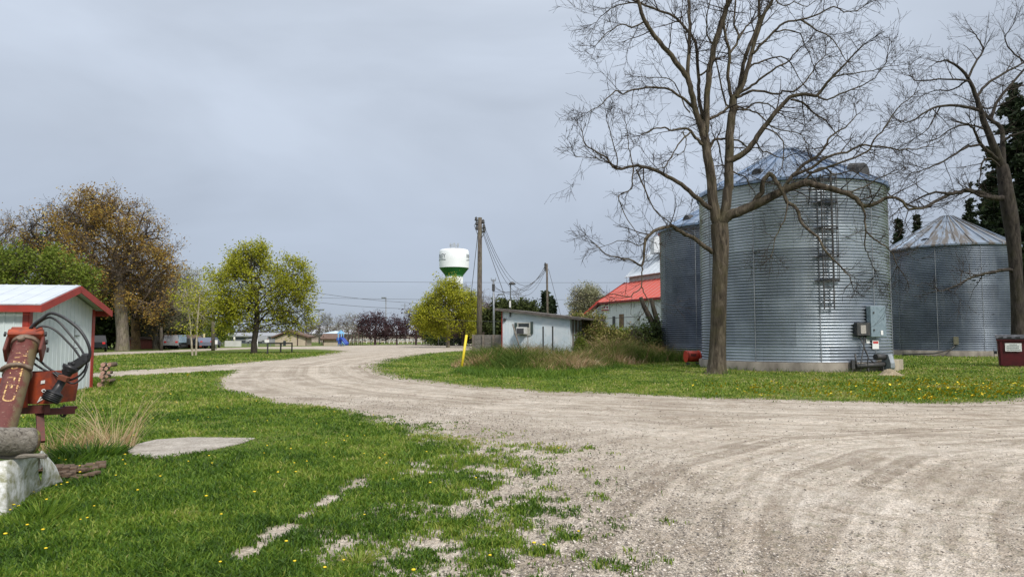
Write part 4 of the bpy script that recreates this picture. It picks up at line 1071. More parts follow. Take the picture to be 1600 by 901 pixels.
mb.add([Q(64, 594.5, e), Q(70.5, 593.5, e), Q(70, 598.5, e), Q(63.5, 599.5, e)], [(0, 1, 2, 3)])
mb.add([Q(68.5+4*math.cos(q*PI/6), 610+2.8*math.sin(q*PI/6), e) for q in range(12)], [list(range(12))])
mb.add([Q(57.5, 629, e), Q(63, 619, e), Q(69.5, 618, e), Q(68, 623, e)], [(0, 1, 2, 3)]); mb.build('decal', WHITE, hb)
mb = MB(); mb.add([Q(62, 625, e-.003), Q(64, 621, e-.003), Q(67, 620.5, e-.003)], [(0, 1, 2)]); mb.add([Q(66.5, 609, e-.003), Q(70.5, 609, e-.003), Q(70, 611.4, e-.003), Q(67, 611.4, e-.003)], [(0, 1, 2, 3)]); mb.build('decal_symbol', mat('decal_black', (.03, .03, .03), .6), hb)
mb = MB(); mb.bar(Q(30, 640, 8.1), Q(74, 638, 8.1), .10, .09); mb.bar(Q(60, 643, 8.15), Q(112, 641, 8.6), .10, .075)
mb.bar(Q(62, 640, 8.15), Q(64, 690, 8.0), .075, .06); mb.bar(Q(97, 637, 8.5), Q(118, 636, 8.65), .07, .035)
HR = mat('hitch_rust', (.15, .035, .03), .65, .2, (.09, .04, .03), 9); mb.build('hitch_frame', HR, au)
mb = MB(); mb.bar(Q(20, 584, 8.2), Q(82, 582, 8.2), .08, .05); mb.build('top_rail', HR, au)
mb = MB(); cc = Q(99, 645, 8.5); mb.tube([cc+Vector((math.cos(q*PI/5)*.035, 0, math.sin(q*PI/5)*.045)) for q in range(11)], .01, 5); mb.tube([Q(100, 632, 8.5), Q(100, 650, 8.5)], .012, 5); mb.build('hitch_pin', STEELD, au)
# drive shaft
BLK = mat('black_rubber', (.016, .016, .018), .42, 0, (.03, .03, .032), 8)
s0 = Q(77, 627, 7.95); s1 = Q(118, 562, 8.1); d = (s1-s0)
mb = MB(); mb.tube([s0, s0+d*.10, s0+d*.22, s0+d*.25, s0+d*.62, s0+d*.64, s0+d*.70, s0+d*.78, s0+d*.84], [.085, .095, .085, .048, .042, .05, .055, .085, .09], 18)
for q in (.03, .07, .11, .15, .19): mb.tube([s0+d*q, s0+d*(q+.014)], .102, 18)
mb.build('drive_shaft', BLK, au)
mb = MB(); e0 = s0+d*.80
for q in range(5): mb.box(e0+d.normalized()*(.022*q-.04)+Vector((.02*math.sin(q*2), 0, .012*math.cos(q*3))), (.10, .11, .035), rz=q*.7, bev=.01)
mb.box(Q(134, 559, 8.1), (.07, .1, .11), bev=.02); mb.bar(e0, Q(134, 560, 8.1), .09, .09)
mb.build('coupling', BLK, au)
def hose(l, y0, y1, r=.013, mt=BLK):
    n = len(l); A_ = np.array([list(Q(p[0], p[1], y0+(y1-y0)*i/(n-1)))+[r] for i, p in enumerate(l)]); A_ = smooth_path(A_, 6)
    mb = MB(); mb.tube([Vector(q[:3]) for q in A_], r, 10); return mb.build('hydraulic_hose', mt, au)
hose([(47, 513), (55, 505), (66, 497), (76, 490), (84, 489.5), (98, 495), (113, 505), (126, 517), (136, 533), (140.5, 548), (139, 560), (134, 566)], 8.0, 8.1, .0165)
hose([(50, 513), (62, 503), (72, 497), (80, 496), (92, 503), (104, 516), (117, 532), (127, 546), (133, 557)], 8.05, 8.1, .012)
hose([(56, 513), (62, 510), (70, 509.5), (80, 512), (92, 520), (104, 532), (116, 545), (127, 561)], 7.95, 8.1, .012)
hose([(52, 556), (62, 563), (75, 574), (90, 583), (103, 585), (115, 582), (128, 572), (133, 566)], 8.1, 8.15, .013)
hose([(50, 565), (58, 571), (70, 578), (84, 583), (96, 592), (108, 593.5), (122, 588), (132, 578), (136, 568)], 8.05, 8.15, .012)
hose([(86, 581), (95, 588), (107, 597), (118, 598), (130, 588), (136, 574), (137, 566)], 8.0, 8.1, .010)
mb = MB(); mb.bar(Q(93, 588, 7.95), Q(106, 593, 7.95), .06, .05); mb.build('hose_guard', mat('guard_rust', (.20, .06, .03), .7), au)

# log, board and tarp-covered pile it stands on
lg = empty('log', P(30, 708, 6.7)*1, 0, 'thick weathered grey log with a mossy cut end, lying on the white tarpaulin', 'log')
OL = lg.location.copy()
def woodgrain(name, c1, c2, c3):
    m, t, b = nt(name); v = coords(t, (.3, 5, 5)); n = noise(t, v, 5, 6, .75, .8); n2 = noise(t, coords(t), 3, 3)
    col = ramp(t, n, [(.38, c3), (.47, c1), (.66, c2)]); t.links.new(mixc(t, ramp(t, n2, [(.5, 0.0), (.7, .4)]), col, (c1[0]*.6, c1[1]*.6, c1[2]*.5)), b.inputs['Base Color'])
    b.inputs['Roughness'].default_value = .9; bump(t, b, n, 1.0, .03); MATS[name] = m; return m
WG = woodgrain('weathered_wood', (.215, .19, .155), (.32, .29, .25), (.07, .058, .045))
za = P(50, 689, 6.75)-OL; zb = P(-110, 689, 6.1)-OL; rg = random.Random(9); mb = MB(); n_ = 20
dv = (zb-za); pts = [za+dv*i/14 for i in range(15)]
mb.tube(pts, [.128+rg.uniform(-.004, .004) for _ in pts], n_); mb.build('trunk', WG, lg)
mb = MB(); dn = dv.normalized(); mb.tube([za-dn*.03, za+dn*.005], [.108, .129], n_); mb.build('cut_end', mat('mossy_end', (.10, .06, .028), .95, 0, (.16, .17, .03), 14, .42, .6, 30, .6, .02), lg)
bd_ = empty('board', P(30, 713, 6.6), 0, 'thin bleached branch wedged under the thick weathered log', 'branch')
o_ = P(30, 713, 6.6); mb = MB(); mb.tube([P(q, 712.5+math.sin(q*.09)*1.1, 6.62)-o_ for q in range(-80, 74, 8)], [.022+.004*math.sin(q) for q in range(-80, 74, 8)], 8); mb.build('stem', WG, bd_); bd_.name = 'branch'
# tarp
def tarp():
    cols = [(-150, 6.3), (-80, 6.35), (-30, 6.5), (10, 6.6), (35, 6.7), (50, 6.8), (62, 6.85)]
    mb = MB(); rows = []
    front_bottom = [(-150, 838), (-80, 834), (-30, 820), (10, 801), (32, 783), (50, 768), (70, 758)]
    front_mid = [(-150, 775), (-80, 773), (-30, 766), (10, 758), (32, 748), (46, 742), (60, 738)]
    front_top = [(-150, 724), (-80, 722), (-30, 720), (10, 717), (35, 713), (50, 711), (60, 709)]
    yb = [6.0, 6.02, 6.15, 6.38, 6.75, 7.15, 7.45]; ym = [6.15, 6.18, 6.28, 6.45, 6.72, 7.0, 7.25]; yt = [6.35, 6.38, 6.45, 6.55, 6.7, 6.85, 7.0]
    B_ = [P(*front_bottom[i], yb[i]) for i in range(7)]; M_ = [P(*front_mid[i], ym[i]) for i in range(7)]; T_ = [P(*front_top[i], yt[i]) for i in range(7)]
    for q in B_: q.z = -.02
    K = [Vector((q.x*1.07, q.y*1.07, q.z-.22)) for i, q in enumerate(T_)]
    # right flap: from the top corner out to a pointed corner on the ground
    c1 = P(98, 750, 7.75); c1.z = .03; t1 = P(66, 702, 7.5); t1.z = .42
    fl_t = P(60, 709, 7.0); fl_b = P(62, 762, 7.35); fl_b.z = .02
    grid = [B_, M_, T_, K]
    # subdivide with wrinkles
    def lerp_grid(g, nu, nv):
        out = []
        for v in range(nv+1):
            fv = v/nv*(len(g)-1); i = min(int(fv), len(g)-2); f = fv-i; row = []
            for u in range(nu+1):
                fu = u/nu*(len(g[0])-1); j = min(int(fu), len(g[0])-2); h = fu-j
                p = (g[i][j]*(1-h)+g[i][j+1]*h)*(1-f)+(g[i+1][j]*(1-h)+g[i+1][j+1]*h)*f; row.append(p)
            out.append(row)
        return out
    def addg(g, nu, nv, amp, sd):
        G_ = lerp_grid(g, nu, nv); pts = []; 
        for r_ in G_:
            for p in r_:
                x = np.array([p.x*3.6+p.z*.6]); y = np.array([p.y*1.2-p.z*.9]); f = fbm(x, y, sd, 3)[0]; f2 = abs(fbm(x*1.7+5, y*.5, sd+3, 2)[0])
                pts.append(p+Vector((.3*f, -.6*f, .5*f))*amp+Vector((0, 0, -f2*amp*.8 if p.z > .05 else 0)))
        mb.add(pts, [[v*(nu+1)+u, v*(nu+1)+u+1, (v+1)*(nu+1)+u+1, (v+1)*(nu+1)+u] for v in range(nv) for u in range(nu)], True)
    addg(grid, 80, 48, .05, 50)
    addg([[fl_b, (fl_b+c1)/2+Vector((0, 0, .0)), c1], [(B_[6]+T_[6])/2+Vector((0, .02, .05)), ((B_[6]+T_[6])/2+(c1+t1)/2)/2+Vector((.03, -.05, .0)), (c1*.55+t1*.45)+Vector((.03, 0, 0))], [fl_t, (fl_t+t1)/2+Vector((0, 0, .015)), t1], [K[6], (K[6]+Vector((t1.x*1.05, t1.y*1.05, t1.z-.25)))/2, Vector((t1.x*1.05, t1.y*1.05, t1.z-.25))]], 24, 26, .06, 70)
    return mb
m_, t_, b__ = nt('tarpaulin_white'); v_ = coords(t_); n_a = noise(t_, v_, 2.4, 5, .65, .4); n_b = noise(t_, v_, 9, 5, .7)
col = ramp(t_, n_a, [(.35, (.70, .70, .69)), (.6, (.62, .62, .60))]); sxx = t_.nodes.new('ShaderNodeSeparateXYZ'); t_.links.new(v_, sxx.inputs[0])
mr = t_.nodes.new('ShaderNodeMapRange'); mr.inputs[1].default_value = -5.25; mr.inputs[2].default_value = -4.9; t_.links.new(sxx.outputs[0], mr.inputs[0])
mu = t_.nodes.new('ShaderNodeMath'); mu.operation = 'MULTIPLY'; t_.links.new(mr.outputs[0], mu.inputs[0]); t_.links.new(ramp(t_, n_b, [(.38, 0.0), (.62, 1.0)]), mu.inputs[1])
col = mixc(t_, mu.outputs[0], col, (.22, .22, .12)); t_.links.new(mixc(t_, ramp(t_, n_b, [(.60, 0.0), (.80, .4)]), col, (.34, .31, .22)), b__.inputs['Base Color']); b__.inputs['Roughness'].default_value = .45
bump(t_, b__, n_a, .35, .03)
tag(tarp().build('tarpaulin', m_), 'dirty white tarpaulin draped over a low pile in the lower left corner', 'tarpaulin')
# rotten boards
rg = random.Random(12); W2 = woodgrain('rotten_wood', (.12, .075, .045), (.22, .155, .105), (.03, .02, .014)); specs = [(96, 742, 8.2, .75, 'flat rotten board lying nearest the tarpaulin corner'), (118, 748, 7.9, .55, 'crumbling mossy board end, nearest the mown grass, beside the tarpaulin'), (108, 733, 8.6, .9, 'long rotten board at the foot of the dry weeds'), (126, 738, 8.3, .6, 'short brown rotten board under the dry weeds')]
for (px, py, y, L_, lab) in specs:
    g = G(px, py); mb = MB(); n = 8; 
    for k in range(n): mb.box((L_*(k-n/2)/n*.98, rg.uniform(-.012, .012), .035+.025*math.sin(k)+rg.uniform(0, .02)), (L_/n*1.02, .15+rg.uniform(-.04, .04), .04), rz=rg.uniform(-.06, .06), bev=.008)
    o = mb.build('board', W2); o.location = (g.x, g.y, 0); o.rotation_euler = (0, 0, rg.uniform(-.3, .5)); tag(o, lab, 'board', 'rotten boards lying beside the tarpaulin')
    
# ================================================================= MARKER POST, POLES, WIRES
g = G(720, 577); YP = mat('marker_yellow', (.80, .62, .03), .5, 0, (.70, .52, .03), 3)
tp_ = P(729, 523, g.y+.15)
mb = MB(); mb.tube([g+Vector((0, 0, -.2)), tp_], .062, 14); tag(mb.build('marker_post', YP, None, g), 'leaning yellow marker post in the grass in front of the utility pole', 'marker post')
POLEM = bark('pole_wood', (.125, .105, .088), (.20, .172, .145), 14, .4)
def insulator(mb, p, s=1): mb.lathe([(0, -.02), (.06*s, 0), (.09*s, .05*s), (.05*s, .09*s), (.075*s, .13*s), (.03*s, .2*s), (0, .21*s)], p, 8)
pz = 52.0; b0 = XG(749, pz); top = P(750, 340, pz); up_ = empty('utility_pole', b0, 0, 'nearest tall wooden utility pole, at the end of the grey board fence', 'utility pole')
mb = MB(); mb.tube([(0, 0, -.3), (0, 0, 4), top-b0], [.21, .19, .15], 14); mb.build('pole', POLEM, up_)
mb = MB()
for (px, py) in ((744, 345), (745, 352), (745, 359), (755, 349), (756, 357), (756, 363)):
    q = P(px, py, pz-.05)-b0; insulator(mb, q, 1.5); mb.bar((top-b0)*1.0 if False else Vector((top.x-b0.x, 0, q.z)), q, .05)
mb.build('insulator', STEELD, up_)
mb = MB(); q1, q2 = P(758, 344, pz)-b0, P(757, 372, pz)-b0
mb.tube([P(a_, b_2, pz-.1)-b0 for a_, b_2 in ((751, 347), (757, 350), (759, 358), (756, 366), (752, 372))], .025, 5); mb.tube([P(a_, b_2, pz-.1)-b0 for a_, b_2 in ((744, 347), (741, 352), (744, 360), (746, 366))], .02, 5); mb.build('jumper_wire', STEELD, up_)
pz2 = 74.0; b2 = XG(856, pz2); top2 = P(854.5, 412, pz2); u2 = empty('utility_pole', b2, 0, 'more distant wooden utility pole rising behind the pale blue shed', 'utility pole')
mb = MB(); mb.tube([(0, 0, -.3), top2-b2], [.13, .10], 12); mb.build('pole', POLEM, u2)
mb = MB(); 
for py in (415, 419, 423): insulator(mb, P(852, py, pz2)-b2, 1.6)
mb.build('insulator', STEELD, u2)
# street light pole with arm (metal)
pz3 = 72.0; b3 = XG(772, pz3); u3 = empty('street_lamp', b3, 0, 'grey metal lamp pole with a curved arm, right of the nearest utility pole', 'street lamp')
mb = MB(); mb.tube([(0, 0, 0), P(771, 436, pz3)-b3], [.12, .09], 10); mb.bar(P(767, 438, pz3)-b3, P(775, 438, pz3)-b3, .1); mb.bar(P(767.5, 438, pz3)-b3, P(767.5, 434, pz3)-b3, .06); mb.bar(P(774.5, 438, pz3)-b3, P(774.5, 434, pz3)-b3, .06)
mb.tube([P(a_, c2, pz3)-b3 for a_, c2 in ((772, 478), (774, 468), (778, 461), (782, 459.5))], .06, 6); mb.build('pole', STEEL, u3)
mb = MB(); mb.box(P(771, 449, pz3)-b3, (.3, .3, .7)); mb.build('transformer', STEELD, u3)
mb = MB(); mb.box(P(783, 459.5, pz3)-b3, (.6, .3, .14), bev=.04); mb.build('lamp_head', STEEL, u3)
def wire(name, a, b, sag, r, label, grp=None, n=14, m=None):
    a = Vector(a); b = Vector(b); mb = MB(); mb.tube([a+(b-a)*(i/n)+Vector((0, 0, -sag*4*(i/n)*(1-i/n))) for i in range(n+1)], r, 4)
    return tag(mb.build(name, m or STEELD, None, a), label, 'wire', grp)
gw = 'wires slung between the two wooden poles'
for k, (p1, p2, sg_) in enumerate((((755, 349), (852, 414), 3.3), ((756, 357), (852, 419), 3.4), ((756, 364), (852, 423), 3.6))):
    wire('power_line', P(*p1, pz), P(*p2, pz2), sg_, .018, ['topmost of the three sagging wires between the two wooden utility poles', 'middle of the three sagging wires between the two wooden utility poles', 'lowest of the three sagging wires between the two wooden utility poles'][k], gw)
gw = 'wires slung from the far wooden pole to the lamp pole'
for k, (p1, p2, sg_) in enumerate((((853, 414), (773, 447), 1.8), ((853, 419), (773, 450), 1.3), ((853, 424), (773, 455), .8))):
    wire('power_line', P(*p1, pz2), P(*p2, pz3), sg_, .02, ['lower-hanging wire from the distant wooden pole to the metal lamp pole', 'middle wire from the distant wooden pole to the metal lamp pole', 'straightest wire from the distant wooden pole to the metal lamp pole'][k], gw)
wire('guy_wire', P(747, 362, pz), P(735, 470, pz+14), 0, .022, 'slanting guy wire on the left side of the nearest utility pole')
wire('guy_wire', P(753, 360, pz), P(790, 466, pz-6), 0, .022, 'slanting guy wire from the nearest utility pole down towards the shed roof')
wire('guy_wire', P(857, 420, pz2), P(876, 492, pz2-4), 0, .022, 'slanting guy wire right of the distant wooden utility pole')
# long distant lines
for k, (y, x0, y0, x1, y1, lab) in enumerate(((150, -200, 424, 1040, 441, 'highest long thin power line crossing the sky behind the trees'), (150, 230, 457, 1040, 466, 'second long power line crossing behind the water tower'), (120, 480, 455, 770, 474, 'distant wire dipping between the maple and the lamp pole'), (120, 480, 470, 770, 479, 'lowest distant wire above the school roofs'))):
    wire('power_line', P(x0, y0, y), P(x1, y1, y), .8, .028, lab, 'long distant power lines')
wire('power_line', P(640, 491, 110), P(1000, 494, 48), .7, .02, 'pale wire passing behind the nearest utility pole at shed roof height')

# ================================================================= GREY BOARD FENCE AND PALE BLUE SHED
def board_fence():
    a = XG(739, 51); b = XG(787, 50); f = empty('board_fence', a, 0, 'weathered grey board fence between the utility pole and the pale blue shed', 'fence'); d = b-a; n = 4; mb = MB(); top_ = P(760, 524, 50.5).z
    for k in range(5): mb.bar(Vector((0, 0, .12+k*(top_/5)+.1)), d+Vector((0, 0, .12+k*(top_/5)+.1)), .05, top_/5-.015)
    mb.build('boards', woodgrain('grey_boards', (.185, .165, .145), (.25, .225, .20), (.08, .07, .06)), f)
    for k in range(n): mb = MB(); mb.box(d*(k/(n-1))+Vector((0, -.07, top_/2)), (.13, .1, top_+.15)); mb.build('post', mat('post_grey', (.20, .17, .14), .9, 0, (.12, .1, .08), 5), f)
board_fence()
def paint_peel():
    m, t, b = nt('peeling_blue_white'); v = coords(t); st = noise(t, coords(t, (7, 7, .8)), 1.6, 6, .72); n = noise(t, v, 1.1, 4)
    col = mixc(t, ramp(t, n, [(.35, 0), (.6, 1)]), (.56, .66, .71), (.70, .75, .77)); sx = t.nodes.new('ShaderNodeSeparateXYZ'); t.links.new(v, sx.inputs[0])
    mr = t.nodes.new('ShaderNodeMapRange'); mr.inputs[1].default_value = 2.6; mr.inputs[2].default_value = 0.2; mr.inputs[3].default_value = -.16; mr.inputs[4].default_value = .08; t.links.new(sx.outputs[2], mr.inputs[0])
    ad = t.nodes.new('ShaderNodeMath'); ad.operation = 'ADD'; t.links.new(st, ad.inputs[0]); t.links.new(mr.outputs[0], ad.inputs[1])
    col = mixc(t, ramp(t, ad.outputs[0], [(.55, 0.0), (.62, .8)]), col, (.25, .235, .21)); t.links.new(col, b.inputs['Base Color']); b.inputs['Roughness'].default_value = .7; return m
def blue_shed():
    a = P(784, 560, 46); b = P(891, 560, 44.2); a.z = b.z = 0; u = (b-a).normalized(); n = Vector((u.y, -u.x, 0)); back = -n; D = 5.0; L = (b-a).length
    hA = P(784, 484, 46).z; hB = P(891, 497, 44.2).z; s = empty('old_shed', a, 0, 'pale blue shed with peeling paint and a sloping roof, an air conditioner in its window', 'shed')
    Z = lambda h: Vector((0, 0, h)); A = Vector(); B = b-a; mb = MB()
    mb.add([A, B, B+Z(hB), A+Z(hA)], [(0, 1, 2, 3)]); mb.add([B, B+back*D, B+back*D+Z(hB), B+Z(hB)], [(0, 1, 2, 3)]); mb.add([B+back*D, A+back*D, A+back*D+Z(hA), B+back*D+Z(hB)], [(0, 1, 2, 3)]); mb.add([A+back*D, A, A+Z(hA), A+back*D+Z(hA)], [(0, 1, 2, 3)])
    ribs(mb, A, B, .02, lambda f: hA+(hB-hA)*f-.03, .21, .02, .012, nrm=n); mb.bar(u*.05+n*.02+Z(P(800, 498, 45.8).z), u*L*.48+n*.02+Z(P(838, 498, 45).z), .02, .03)
    wl = mb.build('wall', paint_peel(), s)
    mb = MB(); q = A-u*.35+n*.3+Z(hA+.12); e = B+u*2.2+n*.3+Z(hB+.02); sl = (hB-hA)/L; e = A+u*(L+.8)+n*.3+Z(hA+.12+sl*(L+.8))
    mb.slab([q, e, e+back*(D+.6), q+back*(D+.6)], .10); mb.bar(q+Z(-.08)-n*.0+n*.02, e+Z(-.08)+n*.02, .04, .16); mb.build('roof', mat('dark_roof_edge', (.085, .075, .068), .9, 0, (.15, .13, .115), 4), s)
    # side wall, bare rafters and doors of the open end
    mb = MB()
    for k in range(7): mb.box(B+u*.04+back*(.5+k*.68)+Z(hB*.5), (.06, .16+.1*(k % 2), hB*.98), rz=math.atan2(u.y, u.x))
    mb.build('bare_boards', woodgrain('bare_boards_grey', (.20, .17, .14), (.30, .26, .22), (.05, .04, .035)), s)
    def wbox(px0, px1, py0, py1, dep, off, name, m, parent=s, bev=0):
        f = ((px0+px1)/2-784)/107; y = 46-1.8*f; q0 = P(px0, py1, y)-a; q1 = P(px1, py0, y)-a; c = (q0+q1)/2; t0 = (c-A).dot(u); c = A+u*t0+n*(off+dep/2)+Z(c.z)
        mb = MB(); mb.box(c, (q1.x-q0.x, dep, q1.z-q0.z), rz=math.atan2(u.y, u.x), bev=bev); return mb.build(name, m, parent)
    DK = mat('dark_glass', (.025, .03, .032), .15, 0, (.04, .045, .045), 5); GR = mat('shutter_green', (.035, .06, .05), .6, 0, (.05, .07, .06), 8)
    wn = wbox(808, 831, 503.5, 524, .05, .02, 'window_frame', mat('frame_cream', (.50, .50, .44), .6)); wbox(810.5, 828, 505, 511, .02, .075, 'pane', DK, wn)
    wbox(804.5, 808, 504, 523, .05, .03, 'shutter', GR); wbox(829.5, 833.5, 502.5, 521.5, .05, .03, 'shutter', GR)
    ac = wbox(810.5, 825.5, 511, 522, .45, .08, 'air_conditioner', mat('ac_white', (.66, .66, .63), .5, 0, (.55, .55, .52), 6), s, .02); wbox(812, 823.5, 513, 521, .02, .535, 'grille', mat('ac_grille', (.06, .06, .065), .6), ac)
    wbox(787, 791, 497, 501.5, .12, .02, 'meter', STEELD, s, .03); wbox(784, 785.4, 485, 552, .04, .02, 'corner_board', RT)
    wbox(797, 799, 470, 480, .1, .05, 'vent_pipe', WHITE); wbox(797, 798.5, 481, 495, .06, .03, 'bracket', STEELD)
    mb = MB(); y = 46; mb.tube([P(799, 492, y)-a+n*.2, P(799.5, 445, y)-a+n*.2, P(801, 443, y)-a+n*.2], .045, 6); mb.build('lamp_mast', STEEL, s)
    mb = MB(); c = P(802, 443.5, y)-a+n*.2; mb.lathe([(.0, .14), (.10, .12), (.24, -.02), (.22, -.06), (0, -.08)], c, 12); mb.build('yard_lamp', STEELD, s)
blue_shed()
mb = MB(); 
for (px, p0, p1, y, lab) in ((848.5, 510, 556, 43.6, 'black steel stake in front of the pale blue shed, the left one of two'), (863.5, 509.5, 556, 43.2, 'black steel stake in front of the pale blue shed, the right one of two')):
    mb = MB(); q = P(px, p0, y); g_ = Vector((q.x, q.y, 0)); mb.bar(g_, q, .09, .04); mb.bar(g_+Vector((0, -.03, 0)), q+Vector((0, -.03, 0)), .03, .05); tag(mb.build('stake', STEELD, None, g_), lab, 'stake', 'black stakes in front of the blue shed')
for (q0, q1, y, r_, lab) in (((801, 506), (816, 556), 43.8, .07, 'grey pole leaning on the pale blue shed under its window'), ((824.5, 522), (825.5, 556), 43.9, .035, 'thin upright pipe below the air conditioner'), ((854, 550), (876, 572), 38, .06, 'pale fallen branch lying in the reddish weeds')):
    mb = MB(); a_ = P(*q0, y); c = P(*q1, y-.6); mb.tube([a_, c], r_*.7, 7); tag(mb.build('pole', WG, None, c), lab, 'pole')
# ================================================================= BARN WITH THE RED ROOF
def barn():
    A = P(939, 545, 75); A.z = 0; B = P(1042, 545, 64); B.z = 0; u = (B-A).normalized(); bk = Vector((-u.y, u.x, 0)); bk = bk if bk.y > 0 else -bk
    L = (B-A).length+4; B = A+u*L; he = P(939, 471.5, 75).z; s = empty('barn', A, 0, 'white barn with a bright red lower roof and white upper roof, behind the weeds', 'barn'); Z = lambda h: Vector((0, 0, h)); O_ = A
    W1 = 3.4; hr = P(975, 441, 76.3).z; D = 9
    WM = siding('barn_white', (.66, .69, .71), (.58, .62, .64), .2, dirt=.35); mb = MB(); q0 = Vector(); q1 = u*L
    mb.add([q0, q1, q1+Z(he), q0+Z(he)], [(0, 1, 2, 3)]); mb.add([q1, q1+bk*D, q1+bk*D+Z(he), q1+Z(he)], [(0, 1, 2, 3)]); mb.add([q0, q0+bk*D, q0+bk*D+Z(he), q0+Z(he)], [(0, 1, 2, 3)][::-1]); mb.add([q0+bk*D, q1+bk*D, q1+bk*D+Z(he), q0+bk*D+Z(he)], [(0, 1, 2, 3)])
    mb.add([q0+Z(he), q0+bk*W1+Z(hr), q0+bk*D+Z(he)], [(0, 1, 2)])
    nrm = -bk; ribs(mb, q0, q1, .05, lambda f: he-.05, .45, .03, .02, nrm=nrm); mb.build('wall', WM, s)
    RR = siding('barn_roof_red', (.56, .085, .055), (.50, .115, .085), .3, dirt=.55, dcol=(.52, .22, .17), ns=.8); mb = MB(); o = .35
    e0 = q0-u*.5-bk*o+Z(he-.12); e1 = q1+u*.5-bk*o+Z(he-.12); r0 = q0-u*.5+bk*W1+Z(hr); r1 = q1+u*.5+bk*W1+Z(hr)
    mb.slab([e0, e1, r1, r0], .06)
    for k in range(int(L/.9)): mb.bar(e0+u*(.3+k*.9)+Z(.03), r0+u*(.3+k*.9)+Z(.03), .05, .05)
    mb.slab([r0+bk*.0, r1, r1+bk*6+Z(-3.2), r0+bk*6+Z(-3.2)], .06); rf = mb.build('lower_roof', RR, s)
    mb = MB(); mb.bar(e0-bk*.03-Z(.06), e1-bk*.03-Z(.06), .05, .22); mb.bar(e0-u*.03-Z(.03), r0-u*.03-Z(.03), .05, .2); mb.build('fascia', mat('barn_trim_red', (.22, .018, .015), .6), s)
    # raised upper part: clerestory band and white roof
    x0 = P(974, 438, 76.3)-O_; c0 = (x0.dot(u)); f0 = max(0.2, c0-W1*0); h1 = P(976, 433, 76).z; f1 = f0; mb = MB(); a = u*(.3)+bk*W1; b = u*(L)+bk*W1
    mb.add([a+Z(hr-.5), b+Z(hr-.5), b+Z(h1+.15), a+Z(h1+.15)], [(0, 1, 2, 3)]); mb.build('clerestory', mat('clerestory_grey', (.30, .28, .27), .8, 0, (.40, .38, .37), 3), s)
    mb = MB(); hp = h1+3.2; e0 = a-bk*.3-u*.5+Z(h1); e1 = b-bk*.3+u*.5+Z(h1); r0 = a+bk*3.2+u*0+Z(hp)-u*.5; r1 = b+bk*3.2+u*.5+Z(hp)
    mb.slab([e0, e1, r1, r0], .06); 
    for k in range(int(L/.9)): mb.bar(e0+u*(.3+k*.9)+Z(.03), r0+u*(.3+k*.9)+Z(.03), .05, .05)
    mb.slab([r0, r1, r1+bk*3.5-Z(3.4), r0+bk*3.5-Z(3.4)], .06); mb.build('upper_roof', RW, s)
    # tower for the elevator leg, seen beside the bins
    t0 = P(1022, 430, 70)-O_; c = Vector((t0.x+1.2, t0.y+3.5, 0)); ztop = P(1024, 368, 72).z; zb_ = P(1024, 393, 72).z; mb = MB(); mb.box(c+Vector((.55, 0, (ztop+zb_)/2)), (2.4, 2.0, ztop-zb_)); mb.box(c+Vector((1.3, .3, zb_/2)), (.5, .5, zb_)); mb.build('elevator_head', WM, s)
    # lean-to wing at the left end
    h2 = P(920, 493, 76).z; w = 1.65; mb = MB(); a = q0+Z(he-.05)-bk*.3; mb.slab([a, a+bk*3.4, a+bk*3.4-u*0-Vector((w, 0, 0))+Z(h2-he), a-Vector((w, 0, 0))+Z(h2-he)], .12); mb.build('lean_to_roof', mat('leanto_dark', (.09, .035, .03), .7), s)
    mb = MB(); mb.bar(a-bk*.04+Z(-.02), a-Vector((w, 0, 0))+Z(h2-he-.02)-bk*.04, .05, .26); mb.build('lean_to_fascia', RT, s)
    mb = MB(); mb.add([a+bk*.3-Z(.12), a+bk*.3-Vector((w, 0, 0))+Z(h2-he-.14), a+bk*.3+Z(h2-he-.14)], [(0, 1, 2)]); mb.build('lean_to_gable', WM, s)
    def wb(px0, px1, py0, py1, dep, off, name, m, parent=s):
        def hit(px):
            a_ = (px-CX)/F/cp; # ray x = a_*y ; wall A+u*t
            t = (a_*O_.y-O_.x)/(u.x-a_*u.y); return t
        t0_, t1_ = hit(px0), hit(px1); y = (O_+u*(t0_+t1_)/2).y; z0 = P(800, py1, y).z; z1 = P(800, py0, y).z
        mb = MB(); mb.box(u*(t0_+t1_)/2-bk*(off+dep/2)+Z((z0+z1)/2), (abs(t1_-t0_), dep, z1-z0), rz=math.atan2(u.y, u.x)); return mb.build(name, m, parent)
    sg = wb(939.5, 952.5, 473, 485.5, .05, .03, 'sign', WHITE)
    RD = mat('sign_red', (.35, .06, .09), .6); BK = mat('sign_dark', (.06, .05, .06), .6)
    wb(946, 951, 474.5, 476.5, .01, .085, 'sign_marks', BK, sg)
    for (x0_, x1_, y0_, y1_) in ((940.2, 944, 474.3, 476), (941, 943.5, 480.3, 481.8), (944.3, 946.5, 478.7, 481.5), (948, 951, 478.7, 481.3), (940.2, 952, 483.2, 485.2)): wb(x0_, x1_, y0_, y1_, .01, .085, 'sign_marks', RD, sg)
    w_ = wb(967.5, 974.5, 490.5, 512, .03, .02, 'boarded_window', mat('boarded_brown', (.12, .075, .04), .8, 0, (.2, .13, .08), 3)); wb(957, 961, 494, 512, .03, .02, 'dark_window', mat('dark_window', (.03, .035, .035), .3)); wb(990, 999, 490, 505, .02, .02, 'patch_panel', mat('patch_panel', (.50, .54, .52), .6))
    wb(988.5, 991.5, 474, 480, .02, .02, 'vent', mat('patch_panel2', (.55, .58, .56), .6))
    wb(939, 941, 490, 500, .02, .02, 'door_gap', mat('dark_window', (.03, .035, .035), .3))
barn()

